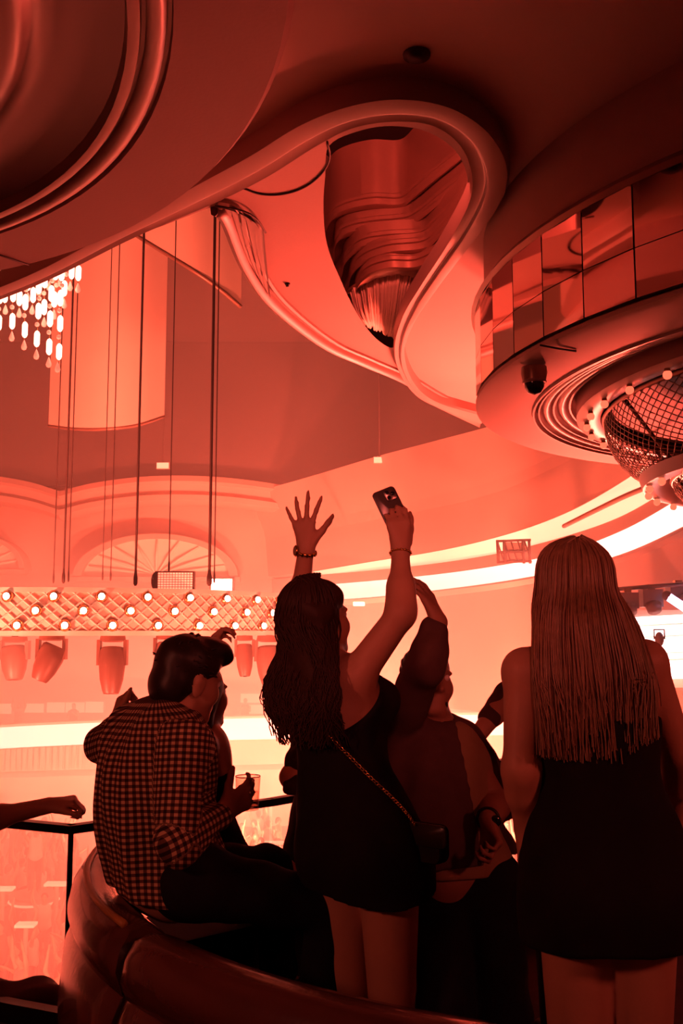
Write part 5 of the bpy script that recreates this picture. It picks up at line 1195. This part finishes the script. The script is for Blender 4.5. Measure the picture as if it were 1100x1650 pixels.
for (h, k_, a, t) in HL: shoe_mesh(m5, a, t)
wd = nrm(Lwr-Lel); b2_ = bangle('wristwatch', 'dark watch on the lowered wrist of the jacketed man', Lwr-wd*0.0, wd, 0.034, 0.006, 'black_metal'); b2_['category'] = 'watch'
part(b2_, 'watch_case', MB().ball(Lwr+V(0.02, -0.028, 0.0), (0.018, 0.008, 0.018), 14, 8), 'lens')

# ------------------------------------------------------------------ 6. person whose lace sleeve shows past the raised-arm woman
f6 = nrm(V(0.1, 1, 0)); r6 = np.cross(f6, UP)
hc = P(528, 1092, 3.72); neck = P(528, 1150, 3.72)
Lsh, Lel, Lwr = P(503, 1192, 3.72), P(468, 1252, 3.66), P(520, 1275, 3.78)
Rsh, Rel, Rwr = P(572, 1195, 3.72), P(585, 1270, 3.76), P(560, 1268, 3.95)
secs = [(P(536, 1180, 3.72), 0.11, 0.068), (P(536, 1215, 3.72), 0.125, 0.088), (P(538, 1270, 3.72), 0.112, 0.085), (P(540, 1330, 3.72), 0.15, 0.105), (P(542, 1385, 3.72), 0.165, 0.115)]
HL = [(P(520, 1395, 3.72), V(P(520, 1395, 3.72)[0], 3.75, 0.42), V(P(520, 1395, 3.72)[0], 3.72, 0.12), V(P(520, 1395, 3.72)[0], 3.84, 0.05)), (P(562, 1395, 3.72), V(P(562, 1395, 3.72)[0], 3.75, 0.42), V(P(562, 1395, 3.72)[0], 3.72, 0.12), V(P(562, 1395, 3.72)[0], 3.84, 0.05))]
fl = Field((-0.28, 3.5, 0.02), (0.2, 4.12, 1.66), 0.008)
torso_into(fl, secs, r6); head_into(fl, hc, f6, UP, 0.97, neck, 0.045)
for sh in (Lsh, Rsh): fl.cone(P(536, 1185, 3.72), sh, 0.05, 0.046, 0.03)
limb(fl, Lsh, Lel, Lwr, 0.045, 0.038, 0.025); limb(fl, Rsh, Rel, Rwr, 0.045, 0.038, 0.025)
hand_into(fl, Lwr, V(0.7, 0.5, 0), V(0, 0, -1), 1, (0.5,)*4, 0.05); hand_into(fl, Rwr, V(-0.1, 1, 0), V(0, 0, -1), -1, (0.5,)*4, 0.05)
for h, k_, a, t in HL: leg_into(fl, h, k_, a, t)
p6 = person('person leaning on the rail, only a lace-sleeved elbow visible past the black dress', (-0.03, 3.72, 0), fl)
part(p6, 'eyes', eyes_mesh(hc, f6, UP, 0.97), 'eye')
df = Field((-0.3, 3.5, 0.45), (0.22, 3.98, 1.42), 0.008); torso_into(df, secs, r6, 14, inflate=0.012); df.cone(P(541, 1385, 3.72), P(542, 1480, 3.72), 0.16, 0.17, 0.05)
for sh in (Lsh, Rsh): df.cone(P(536, 1185, 3.72), sh, 0.058, 0.056, 0.03)
df.plane(V(0, 0, 0.55), V(0, 0, -1)); df.wrinkle(0.004, 40, 22); wear(p6, 'dress', df, 'black_cloth')
lf = Field(np.minimum(Lsh, np.minimum(Lel, Lwr))-0.1, np.maximum(Lsh, np.maximum(Lel, Lwr))+0.1, 0.006); lf.cone(Lsh, Lel+(Lsh-Lel)*0.35, 0.056, 0.052, 0.02); lf.wrinkle(0.004, 90, 23); wear(p6, 'lace_sleeve', lf, 'lace')
lf = Field(np.minimum(Lsh, np.minimum(Lel, Lwr))-0.1, np.maximum(Lsh, np.maximum(Lel, Lwr))+0.1, 0.006); lf.cone(Lel+V(0.01, 0, -0.02), Lel+(Lwr-Lel)*0.4+V(0, 0, -0.01), 0.045, 0.040, 0.02); lf.wrinkle(0.005, 90, 24); wear(p6, 'lace_cuff', lf, 'lace')
hf = Field((hc[0]-0.15, hc[1]-0.2, hc[2]-0.22), (hc[0]+0.15, hc[1]+0.15, hc[2]+0.15), 0.008); hf.ell(hc+V(0, -0.015, 0.03), (0.084, 0.102, 0.09), k=0.02); hf.cone(hc+V(0, -0.05, 0), hc+V(0, -0.07, -0.14), 0.075, 0.06, 0.04); hf.ell(hc+V(0, 0.10, -0.04), (0.09, 0.07, 0.09), k=0.02, cut=True); wear(p6, 'hair', hf, 'hair_dark')
for (h, k_, a, t) in HL: shoe_mesh(p6, a, t)

# ------------------------------------------------------------------ 7. person behind the long straight hair, forearm reaching over to the jacketed man
f7 = nrm(V(-0.5, 0.86, 0)); r7 = np.cross(f7, UP)
hc = P(905, 1055, 4.0); neck = P(905, 1110, 4.0)
Lsh, Lel, Lwr = P(872, 1142, 3.96), P(818, 1120, 3.76), P(764, 1192, 3.62)
Rsh, Rel, Rwr = P(945, 1145, 4.02), P(962, 1230, 4.05), P(940, 1290, 4.2)
secs = [(P(908, 1132, 4.0), 0.125, 0.075), (P(908, 1165, 4.0), 0.16, 0.10), (P(910, 1220, 4.0), 0.15, 0.105), (P(912, 1275, 4.0), 0.15, 0.105), (P(914, 1330, 4.0), 0.16, 0.112)]
HL = [(V(x, 4.0, P(914, 1345, 4.0)[2]), V(x, 4.03, 0.45), V(x, 4.0, 0.12), V(x-0.03, 4.12, 0.05)) for x in (0.83, 1.0)]
fl = Field((0.42, 3.5, 0.02), (1.25, 4.4, 1.70), 0.008)
torso_into(fl, secs, r7); head_into(fl, hc, f7, UP, 1.04, neck, 0.055)
for sh in (Lsh, Rsh): fl.cone(P(908, 1138, 4.0), sh, 0.058, 0.056, 0.03)
limb(fl, Lsh, Lel, Lwr, 0.052, 0.042, 0.030); limb(fl, Rsh, Rel, Rwr, 0.052, 0.042, 0.030)
hand_into(fl, Lwr, V(-0.8, -0.4, -0.5), V(0, 0.2, -1), 1, (0.4,)*4, 0.1, s=1.0); hand_into(fl, Rwr, V(0, 0.5, -1), V(-1, 0, 0), -1, (0.5,)*4, 0.05)
for h, k_, a, t in HL: leg_into(fl, h, k_, a, t, r=(0.09, 0.062, 0.042))
p7 = person('person hidden behind the long straight hair, sleeved forearm reaching towards the jacketed man', (0.91, 4.0, 0), fl)
part(p7, 'eyes', eyes_mesh(hc, f7, UP, 1.04), 'eye')
sf = Field((0.45, 3.5, 0.70), (1.25, 4.4, 1.55), 0.008); torso_into(sf, secs, r7, 14, inflate=0.016)
for sh in (Lsh, Rsh): sf.cone(P(908, 1138, 4.0), sh, 0.07, 0.068, 0.03)
limb(sf, Lsh, Lel, Lel+(Lwr-Lel)*0.55, 0.056, 0.047, 0.040); limb(sf, Rsh, Rel, Rel+(Rwr-Rel)*0.6, 0.064, 0.056, 0.046); sf.wrinkle(0.005, 45, 25); sf.cone(neck, neck+V(0, 0, 0.1), 0.06, 0.08, cut=True); wear(p7, 'shirt', sf, 'jacket_cloth')
pf_ = Field((0.6, 3.78, 0.05), (1.25, 4.22, 0.95), 0.009); pf_.cone(HL[0][0], HL[1][0], 0.115, 0.115, 0.04)
for h, k_, a, t in HL: pf_.cone(h, k_, 0.105, 0.08, 0.03); pf_.cone(k_, a, 0.08, 0.07, 0.03)
wear(p7, 'trousers', pf_, 'navy_cloth')
hf = Field(hc-0.18, hc+0.18, 0.007); hf.ell(hc-f7*0.018+V(0, 0, 0.045), (0.084, 0.084, 0.084), k=0.02); hf.ell(hc+f7*0.10-V(0, 0, 0.04), (0.09, 0.09, 0.09), k=0.015, cut=True); wear(p7, 'hair', hf, 'hair_dark')
for (h, k_, a, t) in HL: shoe_mesh(p7, a, t)

# ------------------------------------------------------------------ 8. person beyond the left edge, clenched forearm over the rail
f8 = nrm(V(0.8, 0.6, 0)); r8 = np.cross(f8, UP)
Rsh, Rel, Rwr = P(-120, 1205, 3.20), P(-62, 1330, 3.26), P(78, 1298, 3.34)
hc = P(-165, 1085, 3.35); neck = P(-168, 1140, 3.35)
Lsh, Lel, Lwr = P(-215, 1190, 3.42), P(-225, 1300, 3.45), P(-190, 1370, 3.5)
secs = [(P(-168, 1172, 3.32), 0.125, 0.075), (P(-168, 1210, 3.32), 0.16, 0.10), (P(-166, 1280, 3.32), 0.15, 0.105), (P(-164, 1340, 3.32), 0.15, 0.105), (P(-162, 1400, 3.32), 0.16, 0.112)]
HL = [(V(x, y, 0.80), V(x+0.03, y+0.03, 0.45), V(x+0.02, y, 0.12), V(x+0.13, y+0.09, 0.05)) for x, y in ((-1.44, 3.25), (-1.52, 3.40))]
fl = Field((-1.85, 2.95, 0.02), (-0.86, 3.72, 1.62), 0.007)
torso_into(fl, secs, r8); head_into(fl, hc, f8, UP, 1.0, neck, 0.05)
for sh in (Lsh, Rsh): fl.cone(P(-168, 1180, 3.32), sh, 0.055, 0.052, 0.03)
limb(fl, Rsh, Rel, Rwr, 0.048, 0.040, 0.026); limb(fl, Lsh, Lel, Lwr, 0.048, 0.040, 0.027)
hand_into(fl, Rwr, V(1, 0.15, 0.18), V(0.1, 0.2, -1), -1, (1.25, 1.3, 1.3, 1.3), 0.02, 0.6, 0.5, 1.0); hand_into(fl, Lwr, V(0.3, 0.3, -1), V(1, 0, 0), 1, (0.5,)*4, 0.05)
for h, k_, a, t in HL: leg_into(fl, h, k_, a, t)
p8 = person('person beyond the left edge, only a clenched bare forearm in view', (-1.48, 3.32, 0), fl)
part(p8, 'eyes', eyes_mesh(hc, f8, UP), 'eye')
df = Field((-1.85, 2.95, 0.40), (-1.0, 3.72, 1.42), 0.009); torso_into(df, secs, r8, 14, inflate=0.012); df.cone(P(-164, 1380, 3.32), P(-164, 1480, 3.32), 0.15, 0.17, 0.05)
for sh in (Lsh, Rsh): df.cone(P(-168, 1180, 3.32), sh, 0.06, 0.058, 0.03)
df.plane(V(0, 0, 0.55), V(0, 0, -1)); wear(p8, 'dress', df, 'black_cloth')
hf = Field(hc-0.2, hc+0.18, 0.008); hf.ell(hc-f8*0.018+V(0, 0, 0.04), (0.088, 0.088, 0.088), k=0.02); hf.ell(hc+f8*0.10-V(0, 0, 0.04), (0.09, 0.09, 0.09), k=0.015, cut=True); wear(p8, 'hair', hf, 'hair_brown')
for (h, k_, a, t) in HL: shoe_mesh(p8, a, t)
# ================================================================== CROWD ON THE DANCE FLOOR
def crowd_proto(pose, seed, hair_len):
    fl = Field((-0.5, -0.45, 0), (0.5, 0.55, 2.3), 0.024); r_ = np.random.default_rng(seed)
    hc = V(0, 0.02, 1.58); nk = V(0, 0, 1.42)
    torso_into(fl, [(V(0, 0, 1.38), 0.14, 0.075), (V(0, 0, 1.28), 0.165, 0.10), (V(0, 0, 1.08), 0.135, 0.095), (V(0, 0, 0.92), 0.16, 0.11)], V(1, 0, 0), 8)
    fl.ell(hc+V(0, 0, 0.02), (0.078, 0.098, 0.115), k=0.03); fl.ell(hc+V(0, 0.1, -0.01), (0.018, 0.025, 0.03), k=0.02); fl.cone(hc-V(0, 0.02, 0.08), nk, 0.055, 0.06, 0.03)
    arms = {'up': [((0.30, 0.05, 1.60), (0.24, 0.10, 1.88))]*2, 'one': [((0.32, 0.05, 1.55), (0.26, 0.12, 1.83)), ((0.25, 0.03, 1.12), (0.22, 0.15, 0.92))], 'down': [((0.25, 0.0, 1.10), (0.22, 0.12, 0.88))]*2, 'front': [((0.22, 0.15, 1.18), (0.10, 0.36, 1.32))]*2}[pose]
    for sx, (e, w_) in zip((1, -1), arms):
        s = V(sx*0.19, 0, 1.36); e = V(sx*e[0], e[1], e[2]); w_ = V(sx*w_[0], w_[1], w_[2]); limb(fl, s, e, w_, 0.052, 0.042, 0.03)
        d = nrm(w_-e); fl.cone(w_, w_+d*0.09, 0.034, 0.03, 0.02)
        for q in (-1, 0, 1): fl.cone(w_+d*0.09, w_+d*0.16+V(q*0.02, 0, 0), 0.014, 0.011, 0.01)
    LG = [(V(sx*0.09, 0, 0.88), V(sx*0.10, 0.04, 0.48), V(sx*0.10, 0, 0.10), V(sx*0.11, 0.13, 0.05)) for sx in (-1, 1)]
    for q in LG: leg_into(fl, *q, r=(0.088, 0.06, 0.042))
    b = field_mesh('person', fl, 'skin', (0, 0, 0))
    tf2 = Field((-0.4, -0.3, 0.85), (0.4, 0.3, 1.55), 0.024); torso_into(tf2, [(V(0, 0, 1.37), 0.14, 0.075), (V(0, 0, 1.28), 0.165, 0.10), (V(0, 0, 1.08), 0.14, 0.098), (V(0, 0, 0.94), 0.165, 0.115)], V(1, 0, 0), 8, inflate=0.016); t = field_mesh('top', tf2, 'black_cloth', (0, 0, 0))
    tf2 = Field((-0.35, -0.3, 0.05), (0.35, 0.3, 1.02), 0.026)
    for q in LG: tf2.cone(q[0], q[1], 0.105, 0.078, 0.04); tf2.cone(q[1], q[2], 0.076, 0.058, 0.03)
    l = field_mesh('trousers', tf2, 'navy_cloth', (0, 0, 0))
    hf = Field(hc-V(0.2, 0.25, 0.4), hc+V(0.2, 0.2, 0.2), 0.02); hf.ell(hc+V(0, -0.02, 0.05), (0.088, 0.10, 0.095), k=0.02); hf.cone(hc+V(0, -0.06, 0), hc+V(0, -0.09, -hair_len), 0.075, 0.05, 0.03); hf.ell(hc+V(0, 0.11, -0.03), (0.09, 0.07, 0.09), k=0.01, cut=True)
    return b, t, l, field_mesh('hair', hf, 'hair_dark', (0, 0, 0))
protos = [crowd_proto('up', 1, 0.05), crowd_proto('one', 2, 0.26), crowd_proto('down', 3, 0.05), crowd_proto('front', 4, 0.28)]
tops = [mat('crowd_top_white', (0.75, 0.62, 0.52), 0.85, noise=(9, 0.1)), M['black_cloth'], mat('crowd_top_red', (0.3, 0.06, 0.05), 0.85, noise=(9, 0.1)), mat('crowd_top_grey', (0.25, 0.18, 0.16), 0.85, noise=(9, 0.1)), M['tee_cloth']]
def crowd_person(x, y, z, var, rot, topm, label, group='crowd on the dance floor', s=1.0):
    b, t, l, h = protos[var]
    o = bpy.data.objects.new('person', b); COL.objects.link(o); o.location = (x, y, z); o.rotation_euler = (0, 0, rot); o.scale = (s, s, s)
    o['label'] = label; o['category'] = 'person'; o['group'] = group
    for nm, me in (('top', t), ('trousers', l), ('hair', h)):
        c = link(nm, me, o)
        if nm == 'top': c.material_slots[0].link = 'OBJECT'; c.material_slots[0].material = topm
        if nm == 'hair' and rng.random() < 0.35: c.material_slots[0].link = 'OBJECT'; c.material_slots[0].material = M['hair_blond']
    return o
def proj(p):
    p = np.asarray(p, float)-V(0, 0, CZ); d = p[1]*math.cos(TH)+p[2]*math.sin(TH); v = -p[1]*math.sin(TH)+p[2]*math.cos(TH)
    return 550+F*p[0]/d, 825-F*v/d
named = [(PZ(72, 1450, -4.95), 0, 3.3, 0, 'woman in a pale top with folded arms amid the crowd below'), (PZ(98, 1545, -4.95), 1, 2.0, 2, 'dancer nearest the glass at the bottom of the crowd'),
         (PZ(28, 1532, -4.95), 3, 2.6, 1, 'dark-topped dancer at the lower left of the crowd'), (PZ(8, 1452, -4.95), 2, 0.4, 1, 'dark-dressed dancer at the left edge of the crowd below'), (PZ(110, 1478, -4.95), 1, 4.0, 0, 'dancer in white beside the rail post, reaching out')]
taken = []
for p, var, rot, tm, lab in named:
    crowd_person(p[0], p[1], FZ, var, rot, tops[tm], lab); taken.append(p[:2])
pod = P(55, 1440, 27.0)
pd_ = thing('podium', 'low round dancer podium standing in the crowd', 'podium', (pod[0], pod[1], FZ))
part(pd_, 'drum', MB().lathe([(0.001, pod[2]-FZ), (0.62, pod[2]-FZ), (0.65, pod[2]-FZ-0.05), (0.62, pod[2]-FZ-0.1), (0.6, 0.02), (0.64, 0.0)], (pod[0], pod[1], FZ), 28), 'hall_wall', sharp=40)
part(pd_, 'light_rim', MB().lathe([(0.63, pod[2]-FZ-0.14), (0.66, pod[2]-FZ-0.17), (0.63, pod[2]-FZ-0.2)], (pod[0], pod[1], FZ), 28), 'sign_glow')
crowd_person(pod[0], pod[1], pod[2], 1, 3.4, tops[0], 'dancer in pale clothes standing tall on the podium'); taken.append(pod[:2])
for a_ in np.linspace(0, 6.28, 9): taken.append((pod[0]+0.6*math.cos(a_), pod[1]+0.6*math.sin(a_)))
for x0, y0, Yd, L in ((92, 1424, 24.5, 0.55), (5, 1432, 24.2, 0.5), (42, 1490, 21.5, 0.4), (445, 1358, 30, 0.7), (440, 1404, 26, 0.5)):
    c = P(x0, y0, Yd); t = thing('bar_table', 'lit standing table among the dancers, ' + {92: 'beside the podium', 5: 'at the left edge', 42: 'in front of the podium', 445: 'beyond the tumbler, farther', 440: 'beyond the tumbler, nearer'}[x0], 'table', (c[0], c[1], FZ))
    taken.append((c[0], c[1]))
    part(t, 'glowing_top', MB().box(c, (L, 0.3, 0.05)), 'sign_glow', smooth=False); part(t, 'pedestal', MB().tube([V(c[0], c[1], FZ), c], 0.05, 8), 'hall_wall'); part(t, 'foot', MB().lathe([(0.001, 0.05), (0.22, 0.02), (0.23, 0.0)], (c[0], c[1], FZ), 16), 'hall_wall')
n_c = 0
for it in range(6000):
    Yc = rng.uniform(18.2, 37); Xc = rng.uniform(-14, 8); hx, hy = proj((Xc, Yc, FZ+1.6))
    vis = (-40 < hx < 128 and 1320 < hy < 1572) or (345 < hx < 482 and 1290 < hy < 1430) or (812 < hx < 862 and 1300 < hy < 1420)
    if not vis or any((Xc-q[0])**2+(Yc-q[1])**2 < 0.5 for q in taken): continue
    taken.append((Xc, Yc)); n_c += 1
    far = 'far ' if Yc > 27 else ''
    where = 'below the left glass panel' if hx < 130 else ('seen past the tumbler' if hx < 500 else 'seen between the jacketed man and the long hair')
    crowd_person(Xc, Yc, FZ, int(rng.integers(0, 4)), rng.uniform(0, 6.28), tops[int(rng.integers(0, 5))], f'{far or "near "}hazy dancer in the crowd {where}', 'crowd on the dance floor', rng.uniform(0.93, 1.06))
    if n_c > 110: break
# figures along the opposite balcony
for x0, y0 in ((30, 1160), (118, 1160), (232, 1156), (395, 1152), (452, 1150), (580, 1150), (740, 1148)):
    p = P(x0, y0, 43.9); crowd_person(p[0], p[1], p[2]-1.0, int(rng.integers(0, 4)), PI, tops[int(rng.integers(0, 5))], 'faint guest behind the far white band ' + {30: 'at the left', 118: 'left of the check shirt', 232: 'hidden by the seated man', 395: 'past the seated man', 452: 'beside the wavy hair', 580: 'between the raised arms', 740: 'right of the jacketed man'}[x0], 'guests on the opposite balcony')
S(struct('floor_far_balcony', MB().box((-4.5, 43.8, P(300, 1160, 43)[2]-1.06), (38, 2.4, 0.12)), 'hall_wall'), 'floor slab of the opposite balcony behind the white band', 'floor')
# ---- crumpled coat lying on the kerb, lower left
kc = V(-1.12, 3.74, 0.26); cfld = Field((-1.5, 3.5, 0.20), (-0.78, 3.98, 0.52), 0.009)
cfld.cone(kc+V(-0.25, 0.03, 0.03), kc+V(0.05, -0.04, 0.04), 0.07, 0.06, 0.04, flat=(UP, 0.7)); cfld.cone(kc+V(0.0, 0.0, 0.04), kc+V(0.17, -0.06, 0.05), 0.06, 0.05, 0.04, flat=(UP, 0.8)); cfld.ell(kc+V(-0.1, 0, 0.03), (0.2, 0.1, 0.05), k=0.04); cfld.wrinkle(0.012, 45, 33); cfld.plane(V(0, 0, 0.261), V(0, 0, -1))
me = field_mesh('coat', cfld, 'jacket_cloth', kc); o = link('coat', me); o.location = tuple(kc); o['label'] = 'crumpled dark coat lying on the kerb by the glass'; o['category'] = 'coat'
# ------------------------------------------------------------------ haze: thick over the dance floor, thinner under the hall ceiling
for nm, z0, z1, dens, lab in (('haze', -6.48, 3.0, 0.046, 'thick glowing haze lying over the dance floor'), ('haze', 3.005, 14.99, 0.009, 'thin haze under the high hall ceiling')):
    hz = MB().box((-3, 28.4, (z0+z1)/2), (46, 34.6, z1-z0)).build(nm, None, smooth=False)
    hm = bpy.data.materials.new('haze'); hm.use_nodes = True; nt = hm.node_tree; nt.nodes.clear()
    out = nt.nodes.new('ShaderNodeOutputMaterial'); vs = nt.nodes.new('ShaderNodeVolumeScatter')
    vs.inputs['Color'].default_value = (0.95, 0.9, 0.88, 1); vs.inputs['Density'].default_value = dens; vs.inputs['Anisotropy'].default_value = 0.1
    nt.links.new(vs.outputs[0], out.inputs['Volume']); hz.data.materials.append(hm)
    hz['kind'] = 'stuff'; hz['label'] = lab; hz['category'] = 'haze'
